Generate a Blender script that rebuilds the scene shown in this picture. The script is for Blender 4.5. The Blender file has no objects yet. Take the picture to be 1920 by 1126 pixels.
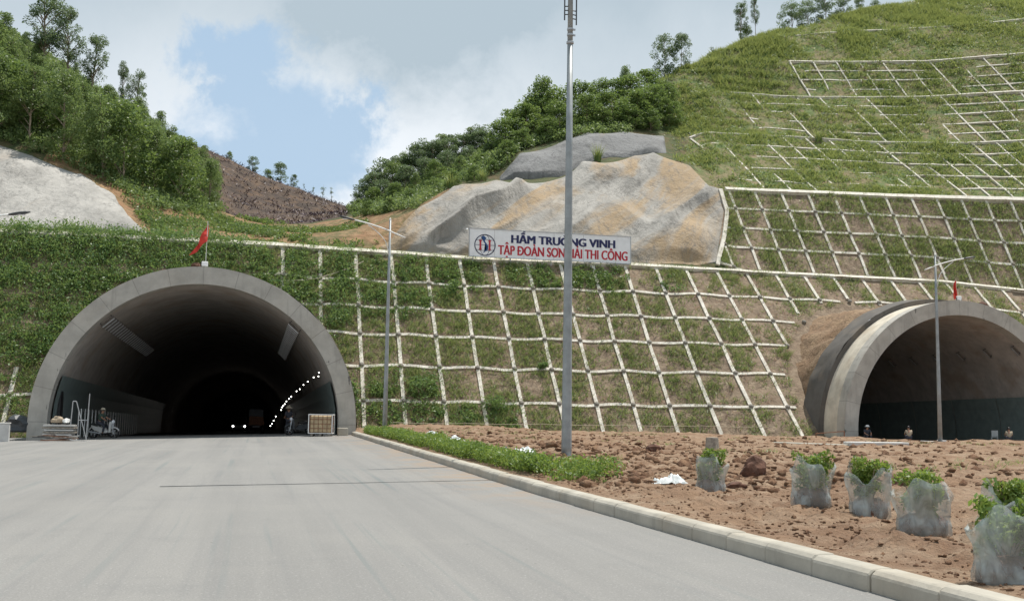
import bpy, bmesh, math, random
import numpy as np
from mathutils import Vector, Matrix, Euler
C = bpy.context.scene
col = C.collection
rnd = random.Random(7); nr = np.random.RandomState(11)
rad = math.radians

# ------------------------------------------------------------------ camera, sky, sun
F, PW, PH = 2000., 1920., 1126.
yaw, pit, rol = rad(13.5), math.atan(214/2000), 0.0145
CAM = np.array([0, 0, 1.5])
fw = np.array([math.sin(yaw)*math.cos(pit), math.cos(yaw)*math.cos(pit), math.sin(pit)])
r0 = np.array([math.cos(yaw), -math.sin(yaw), 0]); u0 = np.cross(r0, fw)
rt = r0*math.cos(rol)+u0*math.sin(rol); up = u0*math.cos(rol)-r0*math.sin(rol)
cd = bpy.data.cameras.new('camera'); cam = bpy.data.objects.new('camera', cd); col.objects.link(cam)
cam.matrix_world = Matrix(((rt[0], up[0], -fw[0], 0), (rt[1], up[1], -fw[1], 0), (rt[2], up[2], -fw[2], 1.5), (0, 0, 0, 1)))
cd.sensor_width = 36; cd.lens = 36*F/PW; cd.clip_end = 3000; cd.clip_start = .05
C.camera = cam
C.view_settings.view_transform = 'Standard'; C.view_settings.look = 'None'
C.view_settings.exposure = 0.3; C.view_settings.gamma = 1

def ray(x, y): return fw*F+rt*(x-PW/2)+up*(PH/2-y)
def atY(x, y, Y): d = ray(x, y); return CAM+d*(Y/d[1])
def atZ(x, y, z): d = ray(x, y); return CAM+d*((z-1.5)/d[2])

SUN_EL, SUN_AZ = 69., 66.          # degrees, azimuth clockwise from +Y
sd = Vector((math.sin(rad(SUN_AZ))*math.cos(rad(SUN_EL)), math.cos(rad(SUN_AZ))*math.cos(rad(SUN_EL)), math.sin(rad(SUN_EL))))
sl = bpy.data.lights.new('sun', 'SUN'); sl.energy = 4.2; sl.angle = rad(.6); sl.color = (1, .95, .87)
so = bpy.data.objects.new('sun', sl); col.objects.link(so); so.rotation_euler = sd.to_track_quat('Z', 'Y').to_euler()

class N:                                    # small node-tree helper
    def __init__(s, tree): s.t = tree; s.n = tree.nodes; s.l = tree.links
    def new(s, ty, **kw):
        n = s.n.new(ty)
        for k, v in kw.items():
            if k in n.inputs.keys() if isinstance(k, str) else False: s.set(n.inputs[k], v)
            else: setattr(n, k, v)
        return n
    def set(s, inp, v):
        if isinstance(v, bpy.types.NodeSocket): s.l.new(v, inp)
        elif isinstance(v, (tuple, list)) and len(v) == 3 and inp.type == 'RGBA': inp.default_value = (*v, 1)
        else: inp.default_value = v
    def math(s, op, a, b=None, c=None, clamp=False):
        n = s.n.new('ShaderNodeMath'); n.operation = op; n.use_clamp = clamp
        for i, v in enumerate((a, b, c)):
            if v is not None: s.set(n.inputs[i], v)
        return n.outputs[0]
    def vmath(s, op, a, b=None):
        n = s.n.new('ShaderNodeVectorMath'); n.operation = op
        s.set(n.inputs[0], a)
        if b is not None: s.set(n.inputs[1], b)
        return n.outputs['Value' if op in ('DOT_PRODUCT', 'LENGTH', 'DISTANCE') else 'Vector']
    def noise(s, vec, scale, detail=4, rough=.55, dist=0):
        n = s.n.new('ShaderNodeTexNoise'); s.set(n.inputs['Vector'], vec); n.inputs['Scale'].default_value = scale
        n.inputs['Detail'].default_value = detail; n.inputs['Roughness'].default_value = rough; n.inputs['Distortion'].default_value = dist
        return n.outputs['Fac']
    def step(s, v, a, b):                    # smooth step a..b
        n = s.n.new('ShaderNodeMapRange'); n.interpolation_type = 'SMOOTHSTEP'; s.set(n.inputs[0], v)
        s.set(n.inputs[1], a); s.set(n.inputs[2], b); return n.outputs[0]
    def mix(s, f, a, b):
        n = s.n.new('ShaderNodeMix'); n.data_type = 'RGBA'; s.set(n.inputs[0], f); s.set(n.inputs[6], a); s.set(n.inputs[7], b); return n.outputs[2]
    def scale(s, vec, sc): return s.vmath('MULTIPLY', vec, sc)

world = bpy.data.worlds.new('World'); C.world = world; world.use_nodes = True
w = N(world.node_tree); w.n.clear()
wo = w.n.new('ShaderNodeOutputWorld'); bg = w.n.new('ShaderNodeBackground'); bg.inputs['Strength'].default_value = .1
sky = w.n.new('ShaderNodeTexSky'); sky.sky_type = 'NISHITA'; sky.sun_disc = False
sky.sun_elevation = rad(SUN_EL); sky.sun_rotation = rad(SUN_AZ); sky.air_density = 1.2; sky.dust_density = 2.5
tc = w.n.new('ShaderNodeTexCoord'); D = tc.outputs['Generated']
def nd(x, y): v = ray(x, y); return tuple(v/np.linalg.norm(v))
wn = w.noise(D, 5.5, 6, .6, .3); wn2 = w.noise(D, 14, 6, .65, .2); wl = w.noise(D, 2.2, 3, .5)
wob = w.math('ADD', w.math('MULTIPLY', w.math('SUBTRACT', wn, .5), .24), w.math('MULTIPLY', w.math('SUBTRACT', wn2, .5), .17))
blue = None
for (x, y, rr) in [(470, 330, .062), (590, 250, .052), (640, 220, .028), (540, 280, .06), (455, 120, .03), (420, 390, .06), (330, 345, .035)]:
    d = w.math('ADD', w.vmath('DISTANCE', D, nd(x, y)), wob)
    b = w.math('SUBTRACT', 1, w.step(d, rr*.25, rr*1.5))
    blue = b if blue is None else w.math('MAXIMUM', blue, b)
gen = w.step(w.noise(D, 1.7, 5, .6), .56, .70)      # scattered gaps elsewhere
gen = w.math('MULTIPLY', gen, w.step(w.vmath('DISTANCE', D, nd(960, 300)), .5, .75))
blue = w.math('MAXIMUM', blue, gen)
sep = w.n.new('ShaderNodeSeparateXYZ'); w.l.new(D, sep.inputs[0])
el = sep.outputs['Z']
dk = w.math('ADD', w.step(el, .16, .44), w.math('MULTIPLY', w.math('SUBTRACT', wl, .5), 1.3))
dk = w.math('ADD', dk, w.math('MULTIPLY', w.math('SUBTRACT', wn, .5), .7), clamp=True)
spot = w.math('SUBTRACT', 1, w.step(w.math('ADD', w.vmath('DISTANCE', D, nd(790, -30)), wob), .02, .15))
dk = w.math('ADD', dk, w.math('MULTIPLY', spot, .75), clamp=True)
cl = w.mix(dk, (7.5, 7.9, 8.3), (3.9, 4.7, 5.3))
skyc = w.mix(.85, sky.outputs[0], (3.75, 5.15, 6.7))
blue = w.math('MULTIPLY', blue, .93)
w.set(bg.inputs['Color'], w.mix(blue, cl, skyc)); w.l.new(bg.outputs[0], wo.inputs[0])

# ------------------------------------------------------------------ materials
def mk(name):
    m = bpy.data.materials.new(name); m.use_nodes = True
    n = N(m.node_tree); n.n.clear()
    o = n.n.new('ShaderNodeOutputMaterial'); b = n.n.new('ShaderNodeBsdfPrincipled'); n.l.new(b.outputs[0], o.inputs[0])
    n.o, n.b, n.m = o, b, m
    g = n.n.new('ShaderNodeNewGeometry'); n.pos = g.outputs['Position']; n.isl = g.outputs['Random Per Island']; n.nor = g.outputs['Normal']
    t = n.n.new('ShaderNodeTexCoord'); n.obj = t.outputs['Object']
    return n
def bump(n, h, strength=.5, dist=.05):
    b = n.n.new('ShaderNodeBump'); b.inputs['Strength'].default_value = strength; b.inputs['Distance'].default_value = dist
    n.set(b.inputs['Height'], h); n.l.new(b.outputs[0], n.b.inputs['Normal'])
def plain(name, c, rough=.6, metal=0, var=.25, sc=6, bstr=.15, emit=0):
    n = mk(name); f = n.noise(n.obj, sc, 5, .6)
    lo = tuple(x*(1-var) for x in c); hi = tuple(min(1, x*(1+var)) for x in c)
    n.set(n.b.inputs['Base Color'], n.mix(n.step(f, .3, .7), lo, hi)); n.b.inputs['Roughness'].default_value = rough; n.b.inputs['Metallic'].default_value = metal
    if bstr: bump(n, n.noise(n.obj, sc*6, 3), bstr, .01)
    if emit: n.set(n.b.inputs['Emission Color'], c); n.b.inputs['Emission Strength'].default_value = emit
    return n.m
def ground(name, cols, sc, rough=.95, bs=.6, bd=.06, fine=9, stretch=(1, 1, 1)):
    """earth-like surface: three colours mixed by two noises"""
    n = mk(name); p = n.scale(n.pos, stretch)
    a = n.step(n.noise(p, sc, 6, .6), .38, .62); b_ = n.step(n.noise(p, sc*3.7, 5, .65), .42, .68); c_ = n.noise(n.pos, fine, 6, .7)
    c = n.mix(b_, n.mix(a, cols[0], cols[1]), cols[2])
    c = n.mix(n.step(c_, .35, .7), n.mix(.35, c, tuple(x*.4 for x in cols[0])), c)
    n.set(n.b.inputs['Base Color'], c); n.b.inputs['Roughness'].default_value = rough
    bump(n, n.math('ADD', c_, n.math('MULTIPLY', n.noise(n.pos, fine*.3, 4), 1.5)), bs, bd)
    return n.m
def leafmat(name, c1, c2, c3, psc=.5, trans=.42, rough=.48, isl=.6):
    c1, c2, c3 = [(c[0]*1.12, c[1]*.95, c[2]*1.45+.004) for c in (c1, c2, c3)]
    n = mk(name)
    f = n.math('ADD', n.math('MULTIPLY', n.isl, isl), n.math('MULTIPLY', n.noise(n.pos, psc, 4), 1.0-isl*.4))
    c = n.mix(n.step(f, .3, .75), c1, c2); c = n.mix(n.step(f, .78, 1.15), c, c3)
    n.set(n.b.inputs['Base Color'], c); n.b.inputs['Roughness'].default_value = rough; n.b.inputs['Specular IOR Level'].default_value = .45
    t = n.n.new('ShaderNodeBsdfTranslucent'); n.set(t.inputs[0], n.mix(.5, c, (c3[0]*1.5, c3[1]*1.6, c3[2]*1.1)))
    mx = n.n.new('ShaderNodeMixShader'); mx.inputs[0].default_value = trans
    n.l.new(n.b.outputs[0], mx.inputs[1]); n.l.new(t.outputs[0], mx.inputs[2]); n.l.new(mx.outputs[0], n.o.inputs[0])
    return n.m

def road_mat():
    n = mk('asphalt_dusty')
    wv = n.scale(n.pos, (1.0, .035, 1)); s1 = n.noise(wv, .9, 5, .6, .2); s2 = n.noise(n.scale(n.pos, (1, .02, 1)), 3.2, 4, .6)
    pt = n.noise(n.pos, .22, 5, .6); gr = n.noise(n.pos, 55, 3, .7); gr2 = n.noise(n.pos, 9, 5, .7)
    c = n.mix(n.step(s1, .3, .7), (.212, .207, .199), (.26, .252, .24))
    c = n.mix(n.math('MULTIPLY', n.step(s2, .5, .72), .35), c, (.165, .167, .17))
    c = n.mix(n.math('MULTIPLY', n.step(pt, .45, .7), .4), c, (.285, .273, .253))
    c = n.mix(n.math('MULTIPLY', n.step(n.noise(n.pos, .7, 5, .7), .52, .7), .3), c, (.18, .18, .177))
    c = n.mix(n.math('MULTIPLY', n.step(gr, .48, .66), .6), c, (.15, .15, .148))
    c = n.mix(n.math('MULTIPLY', n.step(n.noise(n.pos, 30, 4, .75), .55, .68), .5), c, (.46, .45, .43))
    tw = n.noise(n.scale(n.pos, (1, .012, 1)), 4.5, 3, .55, .15); c = n.mix(n.math('MULTIPLY', n.math('MULTIPLY', n.step(tw, .56, .68), n.step(n.noise(n.pos, .12, 3), .4, .6)), .4), c, (.13, .162, .165))
    c = n.mix(n.math('MULTIPLY', n.step(gr2, .6, .75), .35), c, (.38, .365, .34))
    vo = n.n.new('ShaderNodeTexVoronoi'); n.l.new(n.pos, vo.inputs['Vector']); vo.inputs['Scale'].default_value = 2.2
    c = n.mix(n.math('MULTIPLY', n.math('LESS_THAN', vo.outputs['Distance'], .03), .7), c, (.07, .065, .06))
    sp = n.n.new('ShaderNodeSeparateXYZ'); n.l.new(n.pos, sp.inputs[0])
    edge = n.math('MULTIPLY', n.step(sp.outputs[0], 3.3, 5.2), n.step(n.noise(n.pos, .9, 5, .65), .42, .62))
    edge = n.math('MULTIPLY', edge, n.step(sp.outputs[1], 13, 24))
    c = n.mix(n.math('MULTIPLY', edge, .75), c, (.30, .225, .165))
    wh = n.math('MULTIPLY', n.step(n.noise(n.scale(n.pos, (.5, .16, 1)), .8, 4, .6), .62, .72), n.math('MULTIPLY', n.step(sp.outputs[1], 30, 40), n.math('SUBTRACT', 1, n.step(sp.outputs[0], -5, -2))))
    c = n.mix(n.math('MULTIPLY', wh, .6), c, (.52, .51, .49))
    n.set(n.b.inputs['Base Color'], c); n.b.inputs['Roughness'].default_value = .8; n.b.inputs['Specular IOR Level'].default_value = .3
    bump(n, gr, .5, .012); return n.m
def concrete(name, c, joints=0, stain=.5, tan=(.30, .24, .17), tf=.3, rough=.85):
    """cast concrete; joints>0 draws radial formwork joints round the object's own centre (in XZ)"""
    n = mk(name); f = n.noise(n.pos, .9, 6, .65); g = n.noise(n.pos, 14, 5, .65); st = n.noise(n.scale(n.pos, (3.5, 3.5, .35)), 1, 5, .6)
    c2 = n.mix(n.step(f, .3, .7), tuple(x*.82 for x in c), tuple(min(1, x*1.12) for x in c))
    c2 = n.mix(n.math('MULTIPLY', n.step(st, .55, .75), stain), c2, tuple(x*.45 for x in c))
    c2 = n.mix(n.math('MULTIPLY', n.step(n.noise(n.pos, .55, 4), .5, .7), tf), c2, tan)
    c2 = n.mix(n.math('MULTIPLY', n.step(g, .55, .75), .3), c2, tuple(x*.6 for x in c))
    if joints:
        s = n.n.new('ShaderNodeSeparateXYZ'); n.l.new(n.obj, s.inputs[0])
        a = n.math('FRACT', n.math('MULTIPLY', n.math('ARCTAN2', s.outputs[2], s.outputs[0]), joints/math.pi))
        ln = n.math('LESS_THAN', a, .018)
        c2 = n.mix(n.math('MULTIPLY', ln, .55), c2, tuple(x*.35 for x in c))
        fleck = n.math('MULTIPLY', n.step(n.noise(n.scale(n.pos, (1, 1, .4)), 2.6, 3, .5), .66, .7), n.step(n.noise(n.pos, .8, 2), .5, .6))
        c2 = n.mix(n.math('MULTIPLY', fleck, .75), c2, (.05, .05, .05))
    ln2 = n.noise(n.scale(n.pos, (1.3, 1.3, .16)), 1.6, 4, .6); c2 = n.mix(n.math('MULTIPLY', n.step(ln2, .56, .66), .4), c2, tuple(x*.62 for x in c))
    n.set(n.b.inputs['Base Color'], c2); n.b.inputs['Roughness'].default_value = rough
    bump(n, n.math('ADD', g, f), .25, .03); return n.m
def beam_mat():
    n = mk('whitewashed_concrete')
    f = n.noise(n.pos, 1.6, 6, .7); g = n.noise(n.pos, 7, 5, .7)
    c = n.mix(n.step(f, .3, .65), (.50, .465, .40), (.72, .685, .61))
    c = n.mix(n.math('MULTIPLY', n.step(g, .50, .66), .75), c, (.33, .28, .21))
    c = n.mix(n.math('MULTIPLY', n.step(n.noise(n.pos, .45, 4), .54, .68), .6), c, (.36, .32, .25))
    n.set(n.b.inputs['Base Color'], c); n.b.inputs['Roughness'].default_value = .9; bump(n, g, .5, .04); return n.m
def shot_mat(name, base, tan, tanf, lo=.52):
    n = mk(name)
    f = n.noise(n.pos, .35, 6, .6, .4)
    sx = n.n.new('ShaderNodeSeparateXYZ'); n.l.new(n.pos, sx.inputs[0]); cb = n.n.new('ShaderNodeCombineXYZ')
    n.set(cb.inputs[0], n.math('SUBTRACT', n.math('MULTIPLY', sx.outputs[0], .60), n.math('MULTIPLY', sx.outputs[2], .74))); n.set(cb.inputs[1], n.math('MULTIPLY', n.math('ADD', sx.outputs[0], sx.outputs[2]), .14))
    st = n.noise(cb.outputs[0], .34, 6, .6, .7); g = n.noise(n.pos, 3.2, 6, .7); h = n.noise(n.pos, 16, 4, .7)
    c = n.mix(n.step(f, .3, .7), tuple(x*.8 for x in base), tuple(x*1.15 for x in base))
    c = n.mix(n.math('MULTIPLY', n.step(st, lo, lo+.14), tanf), c, tan)
    c = n.mix(n.math('MULTIPLY', n.step(n.noise(n.scale(n.pos, (1, 1, .3)), .9, 5, .6), .56, .72), .5), c, tuple(x*.55 for x in base))
    c = n.mix(n.math('MULTIPLY', n.step(h, .54, .70), .16), c, tuple(x*.45 for x in base))
    s2 = n.noise(cb.outputs[0], 1.3, 5, .7, 1.2); cr = n.math('ABSOLUTE', n.math('SUBTRACT', s2, .5)); crk = n.math('MULTIPLY', n.math('SUBTRACT', 1, n.step(cr, .004, .022)), n.step(n.noise(n.pos, .5, 3), .48, .6))
    c = n.mix(n.math('MULTIPLY', crk, .6), c, tuple(x*.4 for x in base))
    c = n.mix(n.math('MULTIPLY', n.step(s2, .5, .75), .3), c, tuple(min(1, x*1.35) for x in base))
    dr = n.noise(n.scale(n.pos, (2.2, 1.2, .12)), 1.0, 4, .6); c = n.mix(n.math('MULTIPLY', n.step(dr, .52, .68), .5), c, tuple(x*.5 for x in base))
    n.set(n.b.inputs['Base Color'], c); n.b.inputs['Roughness'].default_value = .93
    bump(n, n.math('ADD', n.math('ADD', g, n.math('MULTIPLY', h, .4)), n.math('MULTIPLY', n.noise(n.pos, .8, 4, .6), 3.5)), .42, .16); return n.m

M = {}
M['road'] = road_mat()
M['dirt'] = ground('red_brown_dirt', [(.225, .13, .075), (.30, .19, .115), (.36, .255, .17)], .35, bs=1, bd=.1, fine=7)
M['clods'] = ground('dark_red_soil_clods', [(.16, .08, .042), (.23, .125, .068), (.31, .19, .11)], .8, bs=1, bd=.08, fine=9)
M['soil'] = ground('slope_soil', [(.20, .145, .10), (.28, .205, .14), (.35, .27, .19)], .5, bs=.9, bd=.12, fine=4.5)
M['bank'] = ground('loose_bank_soil', [(.29, .185, .11), (.36, .25, .155), (.24, .16, .10)], .5, bs=1, bd=.15, fine=5, stretch=(1, 1, .4))
M['hill'] = ground('grassy_earth', [(.05, .075, .022), (.09, .105, .035), (.15, .105, .05)], .22, bs=.8, bd=.2, fine=2.5)
M['upper'] = ground('grassy_upper_earth', [(.11, .17, .045), (.18, .17, .07), (.29, .21, .125)], .28, bs=.9, bd=.15, fine=3)
M['orange'] = ground('orange_cut_earth', [(.28, .15, .075), (.10, .115, .035), (.38, .24, .13)], .35, bs=.9, bd=.2, fine=3)
M['burnt'] = ground('burnt_earth', [(.065, .046, .036), (.10, .07, .052), (.16, .10, .06)], .2, bs=1, bd=.3, fine=1.3)
M['base'] = ground('far_ground', [(.10, .11, .05), (.2, .15, .09), (.14, .12, .06)], .05)
M['ring'] = concrete('portal_concrete', (.43, .41, .37), 14, .3, tf=.15)
M['shell'] = concrete('pale_tan_concrete', (.62, .56, .46), 0, .25, (.34, .25, .16), .45)
M['band'] = concrete('dark_bitumen_band', (.12, .11, .10), 0, .5, (.22, .18, .14), .5)
M['lining'] = concrete('lining_concrete', (.48, .44, .40), 0, .3, (.34, .24, .16), .5)
M['floor'] = concrete('tunnel_floor', (.2, .2, .2), 0, .2)
M['clad'] = plain('green_grey_cladding', (.20, .25, .24), .35, 0, .12, 2, 0)
M['beam'] = beam_mat()
M['cap'] = concrete('grey_anchor_concrete', (.24, .22, .19), 0, .4)
M['kerb'] = concrete('kerb_concrete', (.42, .39, .33), 0, .2, (.34, .27, .19), .5)
M['slab'] = concrete('slab_concrete', (.55, .54, .52), 0, .2, tf=.1)
M['shotA'] = shot_mat('sprayed_concrete_tan', (.325, .31, .285), (.35, .25, .145), .9, .46)
M['shotB'] = shot_mat('sprayed_concrete_grey', (.20, .20, .20), (.24, .165, .10), .5, .6)
M['shotC'] = shot_mat('sprayed_concrete_pale', (.38, .365, .34), (.31, .26, .21), .5, .56)
M['galv'] = plain('galvanised_steel', (.30, .325, .335), .5, .25, .15, 3, 0)
M['white'] = plain('white_paint', (.75, .75, .73), .5, 0, .08, 3, 0)
M['signw'] = plain('sign_panel_white', (.86, .87, .90), .5, 0, .06, 1.5, 0)
M['navy'] = plain('navy_paint', (.010, .014, .095), .5, 0, .1, 3, 0)
M['red'] = plain('red_paint', (.50, .012, .03), .5, 0, .15, 3, 0)
M['blue'] = plain('blue_paint', (.012, .07, .24), .5, 0, .1, 3, 0)
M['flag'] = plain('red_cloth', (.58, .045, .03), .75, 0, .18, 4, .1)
M['black'] = plain('black_plastic', (.02, .02, .022), .4, 0, .2, 8, 0)
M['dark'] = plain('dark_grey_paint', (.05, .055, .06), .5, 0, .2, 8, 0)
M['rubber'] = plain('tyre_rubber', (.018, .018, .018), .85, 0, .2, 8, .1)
M['steel'] = plain('steel_tube', (.42, .43, .44), .4, .6, .15, 6, 0)
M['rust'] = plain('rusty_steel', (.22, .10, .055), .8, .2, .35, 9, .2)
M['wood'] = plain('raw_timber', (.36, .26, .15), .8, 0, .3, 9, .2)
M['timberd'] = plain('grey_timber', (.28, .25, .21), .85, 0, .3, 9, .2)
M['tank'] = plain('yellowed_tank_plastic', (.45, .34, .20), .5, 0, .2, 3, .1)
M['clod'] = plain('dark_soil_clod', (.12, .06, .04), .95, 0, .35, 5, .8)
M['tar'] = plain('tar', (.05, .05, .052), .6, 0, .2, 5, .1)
M['skin'] = plain('skin', (.36, .19, .12), .55, 0, .1, 6, 0)
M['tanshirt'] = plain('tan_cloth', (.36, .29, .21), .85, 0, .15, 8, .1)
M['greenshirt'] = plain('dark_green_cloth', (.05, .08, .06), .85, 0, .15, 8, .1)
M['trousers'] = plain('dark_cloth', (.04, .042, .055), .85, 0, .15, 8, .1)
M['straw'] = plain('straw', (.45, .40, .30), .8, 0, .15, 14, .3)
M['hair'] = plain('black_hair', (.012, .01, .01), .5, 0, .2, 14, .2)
M['lamp'] = plain('lit_lamp', (1, .97, .9), .5, 0, 0, 1, 0, emit=9)
M['headl'] = plain('lit_headlight', (1, .97, .9), .5, 0, 0, 1, 0, emit=14)
M['flood'] = plain('white_lamp_glass', (.85, .86, .88), .3, 0, .03, 3, 0)
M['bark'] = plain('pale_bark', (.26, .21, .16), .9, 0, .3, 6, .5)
M['leafF'] = leafmat('forest_leaf', (.07, .145, .032), (.145, .25, .058), (.22, .31, .08), .35)
M['leafE'] = leafmat('eucalypt_leaf', (.065, .13, .042), (.12, .205, .07), (.18, .26, .09), .5)
M['leafB'] = leafmat('broad_leaf', (.055, .13, .026), (.115, .21, .04), (.20, .29, .06), .4)
M['shrub'] = leafmat('slope_shrub_leaf', (.05, .14, .028), (.115, .235, .045), (.21, .30, .075), .55)
M['grass'] = leafmat('slope_grass', (.085, .19, .036), (.15, .265, .052), (.28, .30, .10), .45, isl=.45)
M['ugrass'] = leafmat('upper_grass', (.07, .18, .028), (.14, .26, .05), (.31, .32, .09), .16, isl=.35)
M['dry'] = leafmat('dry_stalk', (.20, .14, .07), (.28, .20, .11), (.38, .30, .17), .5)
M['hedge'] = leafmat('hedge_leaf', (.06, .15, .02), (.13, .25, .03), (.24, .33, .05), 1.2)
M['burntstick'] = leafmat('burnt_scrub', (.04, .03, .026), (.085, .064, .05), (.15, .11, .075), .2, 0)
def bag_mat(name, al):
    n = mk(name); n.b.inputs['Roughness'].default_value = .14
    n.set(n.b.inputs['Base Color'], (.52, .56, .54) if al < .5 else (.72, .76, .76)); bump(n, n.noise(n.obj, 6, 3, .55, .6), .6, .05)
    t = n.n.new('ShaderNodeBsdfTransparent'); mx = n.n.new('ShaderNodeMixShader')
    n.set(mx.inputs[0], n.math('ADD', n.math('MULTIPLY', n.step(n.noise(n.scale(n.obj, (1, 1, .5)), 5, 3, .55, .7), .40, .75), .42), al, clamp=True))
    n.l.new(t.outputs[0], mx.inputs[1]); n.l.new(n.b.outputs[0], mx.inputs[2]); n.l.new(mx.outputs[0], n.o.inputs[0]); return n.m
M['bag'] = bag_mat('clear_plastic_film', .33)
M['sheet'] = bag_mat('white_plastic_film', .75)

# ------------------------------------------------------------------ mesh helpers
def link(name, me, m=None, parent=None, loc=None):
    if m is not None: me.materials.append(m)
    o = bpy.data.objects.new(name, me); col.objects.link(o)
    if loc is not None: o.location = loc
    if parent is not None: o.parent = parent
    return o
def tag(o, label=None, cat=None, group=None, kind=None):
    if label: o['label'] = label
    if cat: o['category'] = cat
    if group: o['group'] = group
    if kind: o['kind'] = kind
    return o
def empty(name, loc, rz=0, label=None, cat=None, group=None, scale=None):
    o = bpy.data.objects.new(name, None); col.objects.link(o); o.location = loc; o.rotation_euler = (0, 0, rz)
    o.empty_display_size = .2
    if scale: o.scale = (scale,)*3 if not isinstance(scale, tuple) else scale
    return tag(o, label, cat, group)
def npmesh(name, V, Fc, smooth=False):
    V = np.asarray(V, np.float32); Fc = np.asarray(Fc, np.int32); k = Fc.shape[1]
    me = bpy.data.meshes.new(name); me.vertices.add(len(V)); me.vertices.foreach_set('co', V.ravel())
    me.loops.add(Fc.size); me.loops.foreach_set('vertex_index', Fc.ravel())
    me.polygons.add(len(Fc)); me.polygons.foreach_set('loop_start', np.arange(0, Fc.size, k, dtype=np.int32))
    if smooth: me.polygons.foreach_set('use_smooth', np.ones(len(Fc), bool))
    me.update(calc_edges=True); return me
class MB:
    def __init__(s): s.v = []; s.f = []
    def add(s, v, f): n = len(s.v); s.v += [tuple(map(float, p)) for p in v]; s.f += [tuple(i+n for i in q) for q in f]; return s
    def box(s, c, d, R=None, ch=0):
        x, y, z = d[0]/2, d[1]/2, d[2]/2
        v = [Vector((a*x, b*y, e*z)) for e in (-1, 1) for b in (-1, 1) for a in (-1, 1)]
        if R is not None: v = [R @ p for p in v]
        return s.add([p+Vector(c) for p in v], [(0, 2, 3, 1), (4, 5, 7, 6), (0, 1, 5, 4), (2, 6, 7, 3), (0, 4, 6, 2), (1, 3, 7, 5)])
    def bar(s, a, b, wd, ht=None):
        a, b = Vector(a), Vector(b); d = b-a; q = d.to_track_quat('Z', 'Y').to_matrix()
        return s.box((a+b)/2, (wd, ht or wd, d.length), q)
    def tube(s, pts, rr, n=8, cap=True):
        pts = [Vector(p) for p in pts]; rr = [rr]*len(pts) if not hasattr(rr, '__len__') else rr
        V = []; ref = None
        for i, p in enumerate(pts):
            t = (pts[min(i+1, len(pts)-1)]-pts[max(i-1, 0)]).normalized()
            if ref is None: ref = Vector((0, 0, 1)) if abs(t.z) < .9 else Vector((1, 0, 0))
            a = t.cross(ref).normalized(); b = a.cross(t); ref = b if b.length > .1 else ref
            V += [p+(a*math.cos(6.2832*k/n)+b*math.sin(6.2832*k/n))*rr[i] for k in range(n)]
        Fc = [(i*n+k, i*n+(k+1) % n, (i+1)*n+(k+1) % n, (i+1)*n+k) for i in range(len(pts)-1) for k in range(n)]
        if cap: Fc += [tuple(range(n))[::-1], tuple(range((len(pts)-1)*n, len(pts)*n))]
        return s.add(V, Fc)
    def lathe(s, prof, c=(0, 0, 0), n=16, ax='z', wob=None):
        V = []
        for j, (r, h) in enumerate(prof):
            for k in range(n):
                a = 6.2832*k/n; q = r*(1+(wob(a, h) if wob else 0)); x, y = q*math.cos(a), q*math.sin(a)
                V.append({'z': (x, y, h), 'x': (h, x, y), 'y': (x, h, y)}[ax])
        V = [tuple(np.add(p, c)) for p in V]
        return s.add(V, [(j*n+k, j*n+(k+1) % n, (j+1)*n+(k+1) % n, (j+1)*n+k) for j in range(len(prof)-1) for k in range(n)])
    def prism(s, poly, y0, y1, ax='y'):
        n = len(poly); P = lambda a, b, h: {'y': (a, h, b), 'x': (h, a, b), 'z': (a, b, h)}[ax]
        return s.add([P(a, b, h) for h in (y0, y1) for a, b in poly], [tuple(range(n)), tuple(range(n, 2*n))[::-1]]+[(i, i+n, (i+1) % n+n, (i+1) % n) for i in range(n)])
    def build(s, name, m, parent=None, loc=None, smooth=False, bevel=0):
        me = bpy.data.meshes.new(name); me.from_pydata(s.v, [], s.f)
        bm = bmesh.new(); bm.from_mesh(me); bmesh.ops.recalc_face_normals(bm, faces=bm.faces)
        if bevel: bmesh.ops.bevel(bm, geom=list(bm.edges), offset=bevel, segments=1, affect='EDGES', clamp_overlap=True)
        bm.to_mesh(me); bm.free()
        if smooth:
            for p in me.polygons: p.use_smooth = True
        return link(name, me, m, parent, loc)
def copy_tree(o, parent=None, loc=None, rz=None, label=None, group=None, scale=None):
    c = o.copy(); col.objects.link(c); c.parent = parent
    if loc is not None: c.location = loc
    if rz is not None: c.rotation_euler = (0, 0, rz)
    if scale is not None: c.scale = scale if isinstance(scale, tuple) else (scale,)*3
    if label: c['label'] = label
    if group: c['group'] = group
    for ch in list(o.children): copy_tree(ch, c)
    return c

# value noise (numpy)
_T = nr.rand(64, 64)
def vn(x, y):
    x = np.asarray(x, float); y = np.asarray(y, float); i = np.floor(x).astype(int); j = np.floor(y).astype(int); u = x-i; v = y-j
    u = u*u*(3-2*u); v = v*v*(3-2*v); g = lambda a, b: _T[a % 64, b % 64]
    return (g(i, j)*(1-u)+g(i+1, j)*u)*(1-v)+(g(i, j+1)*(1-u)+g(i+1, j+1)*u)*v-.5
def fbm(x, y, o=4):
    s = 0; a = 1
    for k in range(o): s = s+a*vn(x*2**k+17.3*k, y*2**k+5.1*k); a *= .5
    return s
def sm(x, a, b): t = np.clip((np.asarray(x, float)-a)/(b-a), 0, 1); return t*t*(3-2*t)

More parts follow.
